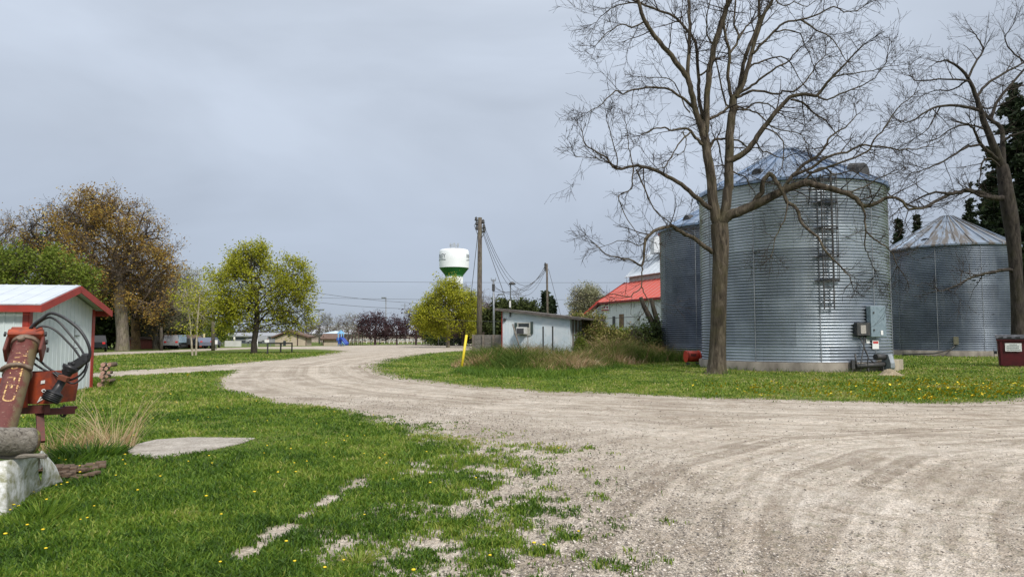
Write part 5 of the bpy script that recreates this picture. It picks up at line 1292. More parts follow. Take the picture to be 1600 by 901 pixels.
# ================================================================= WATER TOWER
def tower():
    Y = 290.0; c = P(709, 525, Y); c.z = 0; r = 23.2/F*Y; wt = empty('water_tower', c, 0, 'white water tower with a green band and dark lettering, above the distant trees', 'water tower')
    z = lambda py: P(709, py, Y).z
    WP = mat('tower_white', (.80, .82, .84), .5, 0, (.76, .78, .80), 1); GP = mat('tower_green', (.012, .13, .03), .5)
    mb = MB(); mb.lathe([(0, z(389.5)), (r*.7, z(389.6)), (r*.93, z(390.5)), (r, z(393.5)), (r*1.015, z(406)), (r, z(419))], (0, 0, 0), 48); mb.build('tank', WP, wt)
    mb = MB(); mb.lathe([(r*1.003, z(418.9)), (r*.62, z(430)), (r*.6, z(432))], (0, 0, 0), 48); mb.build('green_cone', GP, wt)
    mb = MB(); mb.lathe([(r*.61, z(430.4)), (r*.62, z(431.3)), (r*.59, z(432.2))], (0, 0, 0), 48); mb.build('ring', mat('tower_green_pale', (.12, .32, .12), .5), wt)
    mb = MB(); mb.lathe([(r*.56, z(432)), (r*.56, 0)], (0, 0, 0), 40)
    for k in range(28): a = 2*PI*k/28; mb.bar((math.cos(a)*r*.57, math.sin(a)*r*.57, 0), (math.cos(a)*r*.57, math.sin(a)*r*.57, z(432)), .35, .2)
    mb.build('stem', WP, wt)
    mb = MB(); rr_ = r*.27
    for k in range(10):
        a = 2*PI*k/10; mb.bar((math.cos(a)*rr_, math.sin(a)*rr_, z(390)), (math.cos(a)*rr_, math.sin(a)*rr_, z(380+(k % 3))), .16)
    for h in (383, 386.5):
        for k in range(10): a = 2*PI*k/10; b = 2*PI*(k+1)/10; mb.bar((math.cos(a)*rr_, math.sin(a)*rr_, z(h)), (math.cos(b)*rr_, math.sin(b)*rr_, z(h)), .12)
    for k in range(4): mb.box((math.cos(k*1.6)*rr_, math.sin(k*1.6)*rr_, z(382.5)), (.5, .3, 1.4))
    mb.build('antenna_frame', mat('antenna_grey', (.42, .45, .48), .5, .3), wt)
    INK = mat('tower_lettering', (.05, .07, .10), .6); face = math.atan2(-c.y, -c.x); mb = MB()
    vs, fs = text_mb('RIPLEY', 2.35); wd = max(v.x for v in vs); hh = z(403.5)
    ca_ = r*1.022
    # the last letter ends at 707..: its right end sits at px 696 -> angle from the facing direction
    for end_px in (696.6, None):
        if end_px: aend = face-math.asin((709-end_px)/23.2)*1.0; start = aend-wd/ca_*1.02
        else: start = face+math.asin((727.5-709)/23.2)
        # angles increase to the right as seen from in front
        k = 1.0
        pts = [((ca_)*math.cos(start+v.x/ca_*k), (ca_)*math.sin(start+v.x/ca_*k), hh-0.2+v.y) for v in vs]
        mb.add(pts, fs)
        un = [(start+wd/ca_*q/14) for q in range(15)]
        for a, b in zip(un[:-1], un[1:]):
            f = (a-start)/(wd/ca_); zz = hh-1.15+.35*math.sin(f*PI)
            mb.bar((ca_*math.cos(a), ca_*math.sin(a), zz), (ca_*math.cos(b), ca_*math.sin(b), zz), .05, .22)
    mb.build('lettering', INK, wt)
tower()

# ================================================================= DISTANT BUILDINGS
BEIGE = mat('beige_siding', (.50, .42, .32), .8, 0, (.44, .37, .28), 2); BRN = mat('brown_shingle', (.12, .075, .055), .9, 0, (.17, .11, .085), 3); GLS = mat('far_glass', (.05, .06, .07), .2)
def xw(px, y): return P(px, 525, y).x
def gable_house(name, x0, x1, xr, y, ze, zr, depth, wm, rm, label, cat='building', wins=()):
    """gable wall facing the viewer; picture columns x0..x1, ridge at xr"""
    a = xw(x0, y); b = xw(x1, y); c = xw(xr, y); s = empty(name, (a, y, 0), 0, label, cat); mb = MB()
    e = P(800, ze, y).z; r = P(800, zr, y).z; w = b-a; xr_ = c-a
    mb.add([(0, 0, 0), (w, 0, 0), (w, 0, e), (xr_, 0, r), (0, 0, e)], [(0, 1, 2, 3, 4)]); mb.add([(0, depth, 0), (w, depth, 0), (w, depth, e), (xr_, depth, r), (0, depth, e)], [(4, 3, 2, 1, 0)])
    mb.add([(w, 0, 0), (w, depth, 0), (w, depth, e), (w, 0, e)], [(0, 1, 2, 3)]); mb.add([(0, 0, 0), (0, depth, 0), (0, depth, e), (0, 0, e)], [(3, 2, 1, 0)]); mb.build('wall', wm, s)
    mb = MB(); k = .5; d1 = (r-e)/max(xr_, .1); d2 = (r-e)/max(w-xr_, .1)
    mb.slab([(xr_, -k, r+.12), (w+k, -k, e-d2*k+.12), (w+k, depth+k, e-d2*k+.12), (xr_, depth+k, r+.12)][::-1], .25); mb.slab([(xr_, -k, r+.12), (xr_, depth+k, r+.12), (-k, depth+k, e-d1*k+.12), (-k, -k, e-d1*k+.12)][::-1], .25); mb.build('roof', rm, s)
    for (p0, p1, q0, q1, nm, mm) in wins:
        mb = MB(); mb.box(((xw(p0, y)+xw(p1, y))/2-a, -.04, (P(800, q0, y).z+P(800, q1, y).z)/2), (xw(p1, y)-xw(p0, y), .08, P(800, q0, y).z-P(800, q1, y).z)); mb.build(nm, mm, s)
    return s
def long_house(name, x0, x1, y, ze, zr, depth, wm, rm, label, cat='building', wins=(), back=4):
    a = xw(x0, y); b = xw(x1, y); s = empty(name, (a, y, 0), 0, label, cat); w = b-a; e = P(800, ze, y).z; r = P(800, zr, y+back).z; mb = MB(); mb.box((w/2, depth/2, e/2), (w, depth, e)); mb.build('wall', wm, s)
    mb = MB(); mb.slab([(-.4, -.5, e), (w+.4, -.5, e), (w+.4, back, r), (-.4, back, r)], .25); mb.slab([(-.4, back, r), (w+.4, back, r), (w+.4, depth+.5, e), (-.4, depth+.5, e)], .25)
    mb.add([(0, 0, e), (0, back, r-.1), (0, depth, e)], [(0, 1, 2)]); mb.add([(w, 0, e), (w, back, r-.1), (w, depth, e)], [(2, 1, 0)]); mb.build('roof', rm, s)
    for (p0, p1, q0, q1, nm, mm) in wins:
        mb = MB(); mb.box(((xw(p0, y)+xw(p1, y))/2-a, -.04, (P(800, q0, y).z+P(800, q1, y).z)/2), (xw(p1, y)-xw(p0, y), .08, P(800, q0, y).z-P(800, q1, y).z)); mb.build(nm, mm, s)
    return s
PIER = mat('pier_brown', (.10, .06, .05), .8)
gable_house('clubhouse', 430, 479, 452, 118, 527.5, 519, 3, BEIGE, BRN, 'beige gabled building with a brown roof edge, behind the black rail', wins=((464.5, 466, 522.5, 540, 'post', PIER), (450, 454, 523.5, 525, 'gable_vent', STEELD), (443, 447, 532, 540, 'window', GLS), (478, 479, 527, 540, 'post', PIER)))
long_house('picnic_shelter', 505, 529, 121, 528.8, 521, 3, BEIGE, BRN, 'low beige building with a brown shingled roof, left of the blue slide', back=1.5, wins=((504.8, 506, 524, 540, 'post', PIER),))
PINK = mat('arena_wall', (.50, .41, .35), .85, 0, (.44, .36, .31), .5); WR = mat('arena_roof', (.62, .63, .66), .5, .1, (.55, .56, .60), .8)
long_house('arena', 480, 694, 190, 521.5, 509, 40, PINK, WR, 'long low arena with a broad white roof beyond the playground', back=16, wins=((619, 640, 527, 528.6, 'window_strip', PIER), (594, 603, 521, 524, 'window_strip', PIER), (569, 577, 524, 526, 'window_strip', GLS), (630, 664, 522, 526, 'window_strip', mat('pale_band', (.60, .5, .45), .8))))
long_house('school', 345, 440, 150, 524, 519.5, 14, mat('school_wall', (.28, .29, .31), .7, 0, (.2, .21, .23), 1), mat('school_roof', (.33, .34, .36), .8), 'grey flat roofed building with dark windows seen behind the green maple', back=6,
           wins=((355, 366, 527, 536, 'window', GLS), (368, 384, 527, 530, 'window', GLS), (368, 384, 531.5, 536, 'window', GLS), (388, 400, 527, 536, 'window', GLS), (405, 420, 527, 534, 'window', GLS)))
BRICK = mat('brick_orange', (.33, .10, .065), .85, 0, (.24, .075, .05), 6)
gable_house('brick_house', 252, 278, 256, 92, 537, 526.5, 9, mat('cream_gable', (.58, .50, .40), .8), BRN, 'small cream gabled house with a sloping brown roof, right of the thick brown tree', wins=((252.2, 257.5, 527.5, 544, 'brick_front', BRICK), (259, 262, 537, 541, 'window', GLS)))
long_house('brick_house', 190, 206, 86, 527.6, 526.2, 7, BRICK, BRN, 'orange brick house partly hidden between the two thick brown trunks', back=3, wins=((198, 201, 530, 535, 'window', GLS), (192, 194.5, 530, 535, 'window', GLS)))
# orange ribbed container
def container():
    y = 93; a = xw(283.5, y); b = xw(303.5, y); w = b-a; h = P(800, 528, y).z; s = empty('container', (a, y, 0), 0, 'ribbed orange-red container parked left of the silver car', 'container'); CM = mat('container_orange', (.48, .085, .035), .6, 0, (.38, .07, .035), 2)
    mb = MB(); mb.box((w/2, 1.2, h*.56), (w, 2.4, h*.86))
    for k in range(9): mb.box((w*(k+.5)/9, -.04, h*.56), (.08, .1, h*.8))
    mb.build('body', CM, s); mb = MB()
    for q in (.15, .85): mb.box((w*q, 1.2, .14), (.3, 2.2, .3))
    mb.build('skid', STEELD, s)
container()
# ---------------- vehicles
TYRE = mat('tyre', (.02, .02, .02), .8); RIM = mat('rim', (.35, .36, .38), .3, .8)
def car(px, py_base, y, rz, col, label, kind='car', cat='car'):
    g = XG(px, y); s = empty('parked_car' if kind != 'pickup' else 'pickup_truck', g, rz, label, cat, 'vehicles parked beyond the far lawn')
    if kind == 'suv': prof = [(-2.25, .45), (-2.25, 1.0), (-2.1, 1.65), (-.0, 1.72), (.65, 1.68), (1.2, 1.12), (2.2, .98), (2.3, .45)]; gl = [(-1.95, 1.08), (-1.85, 1.56), (.55, 1.58), (.98, 1.12)]
    elif kind == 'pickup': prof = [(-2.6, .5), (-2.6, 1.05), (-.7, 1.05), (-.6, 1.72), (.55, 1.74), (1.15, 1.15), (2.4, 1.05), (2.5, .5)]; gl = [(-.45, 1.12), (-.4, 1.62), (.48, 1.62), (.92, 1.16)]
    else: prof = [(-2.2, .4), (-2.25, .85), (-1.7, .95), (-1.1, 1.42), (.35, 1.44), (1.05, .95), (2.1, .82), (2.25, .4)]; gl = [(-1.42, .95), (-.98, 1.34), (.28, 1.35), (.85, .95)]
    m = mat('car_paint_%02d' % int(col[0]*97+col[2]*31), col, .3, .3); w = .88; n = len(prof); mb = MB()
    A_ = [(x, -w if z < 1.1 else -w*.85, z) for x, z in prof]; B_ = [(x, -y_, z) for x, y_, z in A_]
    mb.add(A_+B_, [list(range(n))[::-1], list(range(n, 2*n))]+[[i, (i+1) % n, n+(i+1) % n, n+i] for i in range(n)]); mb.build('body', m, s)
    mb = MB()
    for sg_ in (-1, 1):
        q = [(x, sg_*(w*.87+.015 if z > 1.05 else w+.008), z) for x, z in gl]; mb.add(q, [[0, 1, 2, 3]])
    x0_, z0_ = gl[3]; mb.build('windows', GLS, s)
    for wx in (prof[0][0]+.85, prof[-1][0]-.85):
        for sg_ in (-1, 1):
            mb = MB(); mb.tube([(wx, sg_*.70, .34), (wx, sg_*.92, .34)], .34, 16); wh = mb.build('wheel', TYRE, s); mb = MB(); mb.tube([(wx, sg_*.91, .34), (wx, sg_*.93, .34)], .2, 12); mb.build('rim', RIM, wh)
    for sg_ in (-.62, .62):
        mb = MB(); mb.box((prof[-1][0]-.06, sg_, .78), (.12, .35, .16)); mb.build('headlight', WHITE, s); mb = MB(); mb.box((prof[0][0]+.0, sg_, .9), (.08, .26, .2)); mb.build('tail_light', mat('tail_red', (.6, .02, .02), .4), s)
    return s
car(151, 546, 74, R(120), (.015, .016, .02), 'black vehicle with a red tail light, just right of the white shed', 'suv')
car(315, 545, 92, R(128), (.17, .19, .25), 'silver blue car parked right of the orange container')
car(329, 545, 98, R(100), (.10, .11, .20), 'dark blue car parked behind the silver one')
car(267, 545, 88, R(115), (.30, .30, .31), 'white pickup parked in front of the cream gabled house', 'pickup', 'pickup')
car(404, 541, 150, R(175), (.45, .45, .46), 'distant white vehicle seen through the fork of the green maple', 'suv')
g = XG(273, 89); bl = empty('trailer', g, 0, 'pale blue box trailer between the white pickup and the orange container', 'trailer'); mb = MB(); mb.box((0, 1, 1.25), (1.1, 2, 1.0), bev=.05); mb.box((0, 0.5, .6), (.5, 1.4, .5)); mb.build('box', mat('pale_blue', (.42, .55, .66), .5), bl)
mb = MB(); mb.tube([(-.45, .3, .3), (-.45, 1.7, .3)], .3, 10); mb.tube([(.45, .3, .3), (.45, 1.7, .3)], .3, 10); mb.build('wheel', TYRE, bl)
g = XG(279, 92); dd = empty('flatbed_wagon', g, 0, 'dark flatbed wagon in front of the orange container', 'wagon'); mb = MB(); mb.box((0.3, 0, .9), (3, 1.6, .9), bev=.1); mb.build('bed', STEELD, dd)
for k in (-.8, 1.2): mb = MB(); mb.tube([(k, -.85, .35), (k, -.65, .35)], .35, 12); mb.build('wheel', TYRE, dd)
# low white wall, signs, posts
def simple(name, label, cat, boxes, mtl, group=None, loc=None):
    mb = MB()
    for a, b, w_, h_ in boxes: mb.bar(a, b, w_, h_)
    return tag(mb.build(name, mtl, None, loc or boxes[0][0]), label, cat, group)
y = 108; simple('low_wall', 'low white wall under the green maple, left of its trunk', 'wall', [(Vector((xw(352, y), y, .45)), Vector((xw(377, y), y, .45)), .3, .9)], mat('wall_white', (.62, .62, .60), .8, 0, (.52, .52, .50), 1))
def signpost(px, py0, py1, w, y, label, mtl=WHITE):
    g = XG(px, y); s = empty('sign_board', g, 0, label, 'sign'); z1 = P(800, py0, y).z; z0 = P(800, py1, y).z; mb = MB(); mb.box((0, -.05, (z0+z1)/2), (w/F*y, .06, z1-z0), bev=.01); mb.build('panel', mtl, s)
    mb = MB(); mb.tube([(0, 0, 0), (0, 0, z1-.1)], .06, 8); mb.build('post', STEEL, s)
signpost(337.5, 531, 537.5, 4.5, 86, 'small white sign on a post beside the dark pole, left of the maple'); signpost(417, 530.5, 535, 7, 112, 'white sign board just right of the maple trunk')
def postpole(name, px, top_py, y, r, label, cat, mtl, base=None): g = XG(px, y); mb = MB(); mb.tube([(0, 0, -.1), (P(px, top_py, y)-g)], [r, r*.8], 8); s = empty(name, g, 0, label, cat); mb.build('shaft', mtl, s); return s, g
postpole('wooden_post', 252, 511, 80, .2, 'short wooden pole at the left end of the cream gabled house', 'post', POLEM)
postpole('utility_pole', 333, 486, 78, .22, 'dark wooden pole standing left of the green maple, among its leaves', 'utility pole', POLEM)
postpole('pole', 319, 521, 110, .18, 'pale yellowish pole behind the silver blue car', 'pole', mat('pale_yellow', (.62, .52, .26), .6)); postpole('pole', 354, 527, 120, .2, 'pale post at the left end of the grey building', 'pole', mat('pale_post', (.6, .58, .5), .6)); postpole('pole', 366, 526, 121, .2, 'second pale post in front of the grey building', 'pole', mat('pale_post', (.6, .58, .5), .6)); postpole('pole', 401, 527, 90, .17, 'white post seen through the fork of the green maple', 'pole', WHITE)
for (px, tpy, y, lab) in ((603, 464.5, 155, 'tall floodlight pole above the purple leaved trees'), (650.5, 486, 190, 'short floodlight pole just left of the yellow green maple')):
    s, g = postpole('floodlight_pole', px, tpy, y, .16, lab, 'light pole', STEEL); mb = MB(); q = P(px, tpy, y)-g; mb.bar(q+Vector((-.6, 0, 0)), q+Vector((.1, 0, 0)), .12); mb.box(q+Vector((-.5, -.1, -.1)), (.9, .5, .3), bev=.05); mb.build('lamp_head', STEEL, s)
s, g = postpole('floodlight_pole', 499, 484, 150, .17, 'floodlight pole with a short crossbar between the green maple and the bare trees', 'light pole', STEEL); mb = MB(); q = P(499, 484, 150)-g
for k in range(4): mb.box(q+Vector((-.75+k*.5, 0, 0)), (.34, .4, .34))
mb.bar(q+Vector((-.9, 0, -.1)), q+Vector((.9, 0, -.1)), .1); q = P(499, 498, 150)-g; mb.bar(q+Vector((-.8, 0, 0)), q+Vector((.8, 0, 0)), .1); mb.build('lamp_head', STEEL, s)
s, g = postpole('utility_pole', 632.5, 474, 210, .2, 'faint distant utility pole with a cross arm above the arena', 'utility pole', STEEL); mb = MB(); q = P(632.5, 477, 210)-g; mb.bar(q+Vector((-1.2, 0, 0)), q+Vector((1.2, 0, 0)), .14); mb.build('cross_arm', STEEL, s)
# black hitch rail by the maple
a = G(418, 552.5); b = G(456, 550.5); rl_ = empty('hitching_rail', a, 0, 'black metal rail standing in the lawn right of the green maple', 'rail'); d = b-a; h = P(420, 536, a.y).z; mb = MB(); mb.bar(Vector((0, 0, h)), d+Vector((0, 0, h-.05)), .12, .14); mb.build('top_rail', STEELD, rl_)
for f in (0, .52, 1): mb = MB(); mb.bar(d*f+Vector((0, 0, -.1)), d*f+Vector((0, 0, h)), .11); mb.build('post', STEELD, rl_)
# chain-link fences round the ball field
def chain(px0, px1, y, top_py, npost, label, rail_m=STEELD, mesh=True):
    a = XG(px0, y); b = XG(px1, y); f = empty('chain_link_fence', a, 0, label, 'fence'); d = b-a; h = P(800, top_py, y).z; mb = MB(); mb.bar(Vector((0, 0, h)), d+Vector((0, 0, h)), .07); mb.bar(Vector((0, 0, h*.5)), d+Vector((0, 0, h*.5)), .04); mb.build('rail', rail_m, f)
    for k in range(npost): mb = MB(); q = d*(k/(npost-1)); mb.bar(q, q+Vector((0, 0, h)), .1); mb.build('post', rail_m, f)
    if mesh:
        mb = MB(); n = int(d.length/.55); st = h/8
        for k in range(n):
            q = d*(k/n); mb.bar(q, q+Vector((min(h, d.length-q.length), 0, min(h, d.length-q.length))), .012); mb.bar(q+Vector((0, 0, h)), q+Vector((min(h, d.length-q.length), 0, h-min(h, d.length-q.length))), .012)
        mb.build('wire_mesh', STEEL, f)
chain(470, 566, 128, 521, 7, 'tall dark chain link fence round the playground, left of the purple trees'); chain(566, 660, 133, 523, 8, 'tall chain link fence behind the purple leaved trees'); chain(300, 440, 112, 536, 9, 'low chain link fence behind the green maple', STEEL); chain(685, 745, 118, 527, 6, 'chain link fence under the yellow green maple')
# white board rail
a = XG(545, 160); b = XG(695, 155); f = empty('rail_fence', a, 0, 'white topped rail fence along the ball field behind the purple trees', 'fence'); d = b-a; h = P(800, 530.5, 158).z
mb = MB(); mb.bar(Vector((0, 0, h)), d+Vector((0, 0, h)), .2, .5); mb.build('top_board', mat('rail_white', (.72, .70, .66), .7), f)
for k in range(22): q = d*(k/21); mb = MB(); mb.bar(q, q+Vector((0, 0, h-.25)), .16); mb.build('post', mat('rail_white', (.72, .70, .66), .7), f)
# hedge of low green behind rail
# playground
def playground():
    y = 113; g = XG(536, y); s = empty('play_structure', g, 0, 'blue playground slide and tower with a pale blue pointed roof', 'playground'); B1 = mat('play_blue', (.015, .05, .30), .5, 0, (.02, .07, .34), 3); B2 = mat('play_light_blue', (.16, .38, .60), .5)
    X = lambda px: xw(px, y)-g.x; z = lambda py: P(800, py, y).z; mb = MB()
    for px in (528.5, 533.5): 
        for dy in (0, 1.3): mb.tube([(X(px), dy, 0), (X(px), dy, z(521))], .07, 8)
    mb.build('post', B2, s); mb = MB(); c = ((X(528.5)+X(533.5))/2, .65, z(521)); mb.lathe([(.7, 0), (0, .6)], c, 4, False); mb.build('canopy', B2, s)
    mb = MB(); mb.box(((X(528.5)+X(533.5))/2, .65, z(531.5)), (1.0, 1.6, .12)); mb.box(((X(528)+X(533))/2, 0, z(529.5)), (.9, .06, .5)); mb.tube([(X(531), -.1, z(534.5)), (X(531), .3, z(534.5))], .28, 14); mb.build('deck', B1, s)
    mb = MB(); pth = [(X(534), 0, z(529)), (X(537), -.1, z(529.5)), (X(540), -.25, z(532.5)), (X(543), -.35, z(536)), (X(545), -.4, z(537.5))]; mb.tube(pth, .26, 12); mb.tube([(X(533), -.3, z(527)), (X(537), -.5, z(531)), (X(541), -.6, z(536.5)), (X(544), -.6, z(538))], .2, 10); mb.build('slide', B1, s)
    mb = MB(); mb.tube([(X(535), -.6, z(538.5)), (X(537), -.6, z(534)), (X(541), -.7, z(538.5))], .12, 8); mb.build('climber', B2, s)
    g2 = XG(524, 135); q = empty('picnic_canopy', g2, 0, 'small pale blue tent canopy behind the blue slide', 'canopy'); mb = MB(); mb.lathe([(3.1, P(800, 521.5, 135).z), (0, P(800, 516.5, 135).z)], (0, 0, 0), 4, False); mb.build('roof', mat('canopy_pale', (.60, .72, .82), .6), q)
    for sx_ in (-1, 1): 
        for sy_ in (-1, 1): mb = MB(); mb.tube([(sx_*1.9, sy_*1.9, 0), (sx_*1.9, sy_*1.9, P(800, 521.5, 135).z)], .06, 6); mb.build('leg', STEEL, q)
    g3 = XG(544, 124); q = empty('climbing_frame', g3, 0, 'dark brown climbing frame to the right of the blue slide', 'climbing frame'); mb = MB()
    for k in range(5): mb.tube([(k*.7-1, 0, 0), (k*.55-.6, .8, 2.2+.3*math.sin(k*2)), (k*.7-1, 1.6, 0)], .05, 6)
    mb.bar((-1, .8, 2.3), (2, .8, 2.3), .08); mb.build('bars', PIER, q)
playground()
# ================================================================= TREES AND PLANTS
LF_YG = leafmat('leaf_yellow_green', [(0, (.14, .17, .012)), (.5, (.34, .36, .025)), (1, (.58, .54, .06))], .6, .4)
LF_G = leafmat('leaf_spring_green', [(0, (.07, .11, .012)), (.5, (.16, .22, .025)), (1, (.30, .33, .06))], .6, .35)
LF_BR = leafmat('leaf_bronze', [(0, (.17, .085, .022)), (.5, (.33, .20, .04)), (1, (.48, .38, .08))], .6, .3)
LF_PU = leafmat('leaf_purple', [(0, (.022, .010, .014)), (.6, (.055, .022, .028)), (1, (.11, .05, .055))], .6, .2)
LF_DK = leafmat('leaf_dark_green', [(0, (.016, .03, .007)), (.6, (.05, .078, .018)), (1, (.11, .14, .035))], .7, .15)
LF_PALE = leafmat('leaf_pale_bud', [(0, (.16, .17, .09)), (.6, (.28, .28, .16)), (1, (.42, .38, .24))], .6, .3)
LF_CON = leafmat('needle_green', [(0, (.008, .014, .006)), (.6, (.022, .036, .014)), (1, (.05, .07, .03))], .8, .1)
TWG = mat('twig_grey', (.17, .14, .12), .9, 0, (.12, .1, .085), 2, spec=.1)
TWP = mat('twig_purple', (.12, .085, .085), .9, 0, (.09, .06, .06), 2, spec=.1)
def blob(px, py, y, rx, ry, w=1, rz=None):  # crown lobe from picture place and size; depth radius rz metres
    c = P(px, py, y); s = y/F; return ((c.x, c.y, c.z), (rx*s, (rz if rz else rx*s*.85), ry*s), w)
def trunkline(px, y, tops, bw=0):
    g = XG(px, y); out = [(g.x, g.y, -.1)]
    for (a, b) in tops: q = P(a, b, y); out.append((q.x, q.y, q.z))
    return (g.x, g.y, 0), out
# --- green maple in the middle distance (two-lobed crown)
Y = 65; b, tr = trunkline(397, Y, [(397, 535), (400, 515), (402, 490), (401, 455)])
make_tree('maple_tree', b, tr, [blob(385, 450, Y, 58, 46, 2.6), blob(396, 412, Y, 26, 32, 1.3), blob(378, 415, Y, 18, 22, .5), blob(455, 450, Y, 26, 46, 1.5), blob(345, 480, Y, 34, 22, 1), blob(445, 495, Y, 40, 24, 1.1), blob(375, 505, Y, 40, 16, .7), blob(415, 470, Y, 50, 40, 1)], 400, 21, .26,
          'spreading maple in yellow green spring leaf on the lawn by the bend of the drive', group=None, twig=.95, up=.12, leaves=(LF_YG, 7, .10, .26, .76), bm=BARKD, twl=1, rmin=.014)
rng_ = np.random.default_rng(5)
# extra stems of that maple
# --- big bronze tree and its neighbours on the left
Y = 77; b, tr = trunkline(191, Y, [(192, 530), (190, 500), (188, 470), (186, 440), (184, 410)])
make_tree('oak_tree', b, tr, [blob(172, 385, Y, 78, 72, 3), blob(150, 345, Y, 50, 40, 1.5), blob(215, 410, Y, 52, 55, 1.6), blob(165, 440, Y, 70, 40, 1), blob(225, 465, Y, 48, 32, .8)], 380, 22, .62,
          'largest brown tree at left, thick pale trunk and bronze young leaves', twig=1.5, leaves=(LF_BR, 4, .11, .38, .45), bm=bark('bark_grey', (.20, .17, .135), (.30, .26, .21)), branch_m=mat('oak_branch', (.085, .066, .05), .9, 0, (.14, .11, .085), 3, spec=.1), twl=2, rmin=.022, nch=(2, 3))
Y = 86; b, tr = trunkline(212, Y, [(212, 530), (212, 500), (214, 470)])
make_tree('oak_tree', b, tr, [blob(225, 430, Y, 46, 50, 1), blob(235, 480, Y, 40, 34, 1)], 150, 23, .5, 'brown trunked tree just right of the largest brown tree', twig=1.4, leaves=(LF_BR, 1, .15, .35, .2), bm=bark('bark_ochre', (.20, .13, .07), (.28, .2, .12)), branch_m=BARKD, twl=2, rmin=.024)
Y = 92; b, tr = trunkline(95, Y, [(96, 520), (98, 480), (100, 440)])
make_tree('oak_tree', b, tr, [blob(98, 375, Y, 58, 52, 2), blob(60, 400, Y, 50, 45, 1), blob(120, 420, Y, 46, 50, 1)], 260, 24, .5, 'tall half bare tree behind the white shed roof', twig=1.6, leaves=(LF_BR, 1, .16, .4, .3), bm=BARKD, twl=2, rmin=.024)
Y = 95; b, tr = trunkline(20, Y, [(20, 520), (22, 470), (24, 430)])
make_tree('bare_tree', b, tr, [blob(20, 395, Y, 60, 52, 1), blob(-40, 400, Y, 60, 50, 1)], 260, 25, .42, 'bare brown tree at the left edge behind the bright green one', twig=1.6, bm=BARKD, branch_m=TWG, twl=2, rmin=.022, leaves=(LF_BR, 1, .15, .4, .3))
Y = 62; b, tr = trunkline(48, Y, [(48, 500), (50, 470), (52, 440)])
make_tree('green_tree', b, tr, [blob(42, 425, Y, 48, 42, 2), blob(85, 425, Y, 34, 34, 1), blob(5, 450, Y, 34, 32, 1), blob(115, 450, Y, 28, 30, .6)], 200, 26, .2, 'bright green tree rising directly behind the white shed roof', twig=1.1, leaves=(LF_G, 6, .12, .28, .75), bm=BARKD, twl=1, rmin=.016)
Y = 88; b, tr = trunkline(243, Y, [(243, 520), (246, 495), (248, 475)])
make_tree('bare_tree', b, tr, [blob(258, 470, Y, 44, 44, 2), blob(280, 455, Y, 30, 34, 1), blob(240, 490, Y, 30, 25, .6)], 200, 27, .3, 'pale green budding tree with arching bare branches, left of the young birch', twig=1.3, leaves=(LF_PALE, 3, .08, .35, .6), bm=bark('bark_grey', (.20, .17, .135), (.30, .26, .21)), twl=2, rmin=.018)
Y = 58; g = G(303, 554)
for (px, tx, ty, lab, sd) in ((301, 292, 440, 'young thin sapling with sparse yellow leaves, left of the green maple', 31), (306, 312, 448, 'second thin sapling leaning right beside the first one, left of the green maple', 32)):
    b, tr = trunkline(px, Y, [(px+(tx-px)*.3, 520), (px+(tx-px)*.6, 490), (tx, 462)])
    make_tree('sapling', b, tr, [blob(tx, 475, Y, 16, 38, 1)], 26, sd, .07, lab, twig=.7, leaves=(LF_YG, 3, .09, .2, .6), bm=bark('bark_birch', (.42, .36, .28), (.5, .45, .38)), twl=1, rmin=.010, group='saplings left of the green maple')
# dark understorey behind
def bush(name, px, y, rx, h, seed, label, m, per=9, size=.13, natt=50, cat='shrub', group=None, twig=.7, base_h=.3, spread=.22, bm=BARKD, frac=.95, rz=None):
    g = XG(px, y); ry = h; c = ((g.x, g.y, h*.55), (rx, rz or rx*.7, h*.45), 1)
    return make_tree(name, (g.x, g.y, 0), [(g.x, g.y, -.1), (g.x, g.y, base_h)], [c], natt, seed, .06, label, cat, group, twig=twig, leaves=(m, per, size, spread, frac), bm=bm, twl=1, rmin=.012)
bush('evergreen_tree', 168, 92, 4.0, 7.5, 40, 'dark green thicket tree right of the white shed, behind the black vehicle', LF_DK, 12, .22, 90, 'tree', twig=1.2, spread=.5)
bush('evergreen_tree', 225, 96, 4.6, 6.5, 41, 'dark green bushy tree behind the brick house', LF_DK, 12, .22, 90, 'tree', twig=1.2, spread=.5)
bush('evergreen_tree', 275, 104, 3.6, 6.2, 42, 'rounded olive green tree behind the cream gabled house and orange container', leafmat('leaf_olive', [(0, (.035, .045, .01)), (.6, (.085, .10, .02)), (1, (.16, .16, .05))], .7, .2), 12, .2, 90, 'tree', twig=1.2, spread=.5)
bush('evergreen_tree', 120, 88, 4.0, 9, 43, 'dark tree hidden behind the white shed gable', LF_DK, 10, .25, 70, 'tree', twig=1.4, spread=.5)
bush('shrub', 312, 118, 3.0, 4.2, 44, 'pale brown budding shrub behind the silver blue car', LF_PALE, 4, .12, 60, 'shrub', twig=1.0)
bush('shrub', 342, 116, 2.2, 3.6, 45, 'green shrub behind the small white sign', LF_G, 8, .13, 50, 'shrub', twig=1.0)
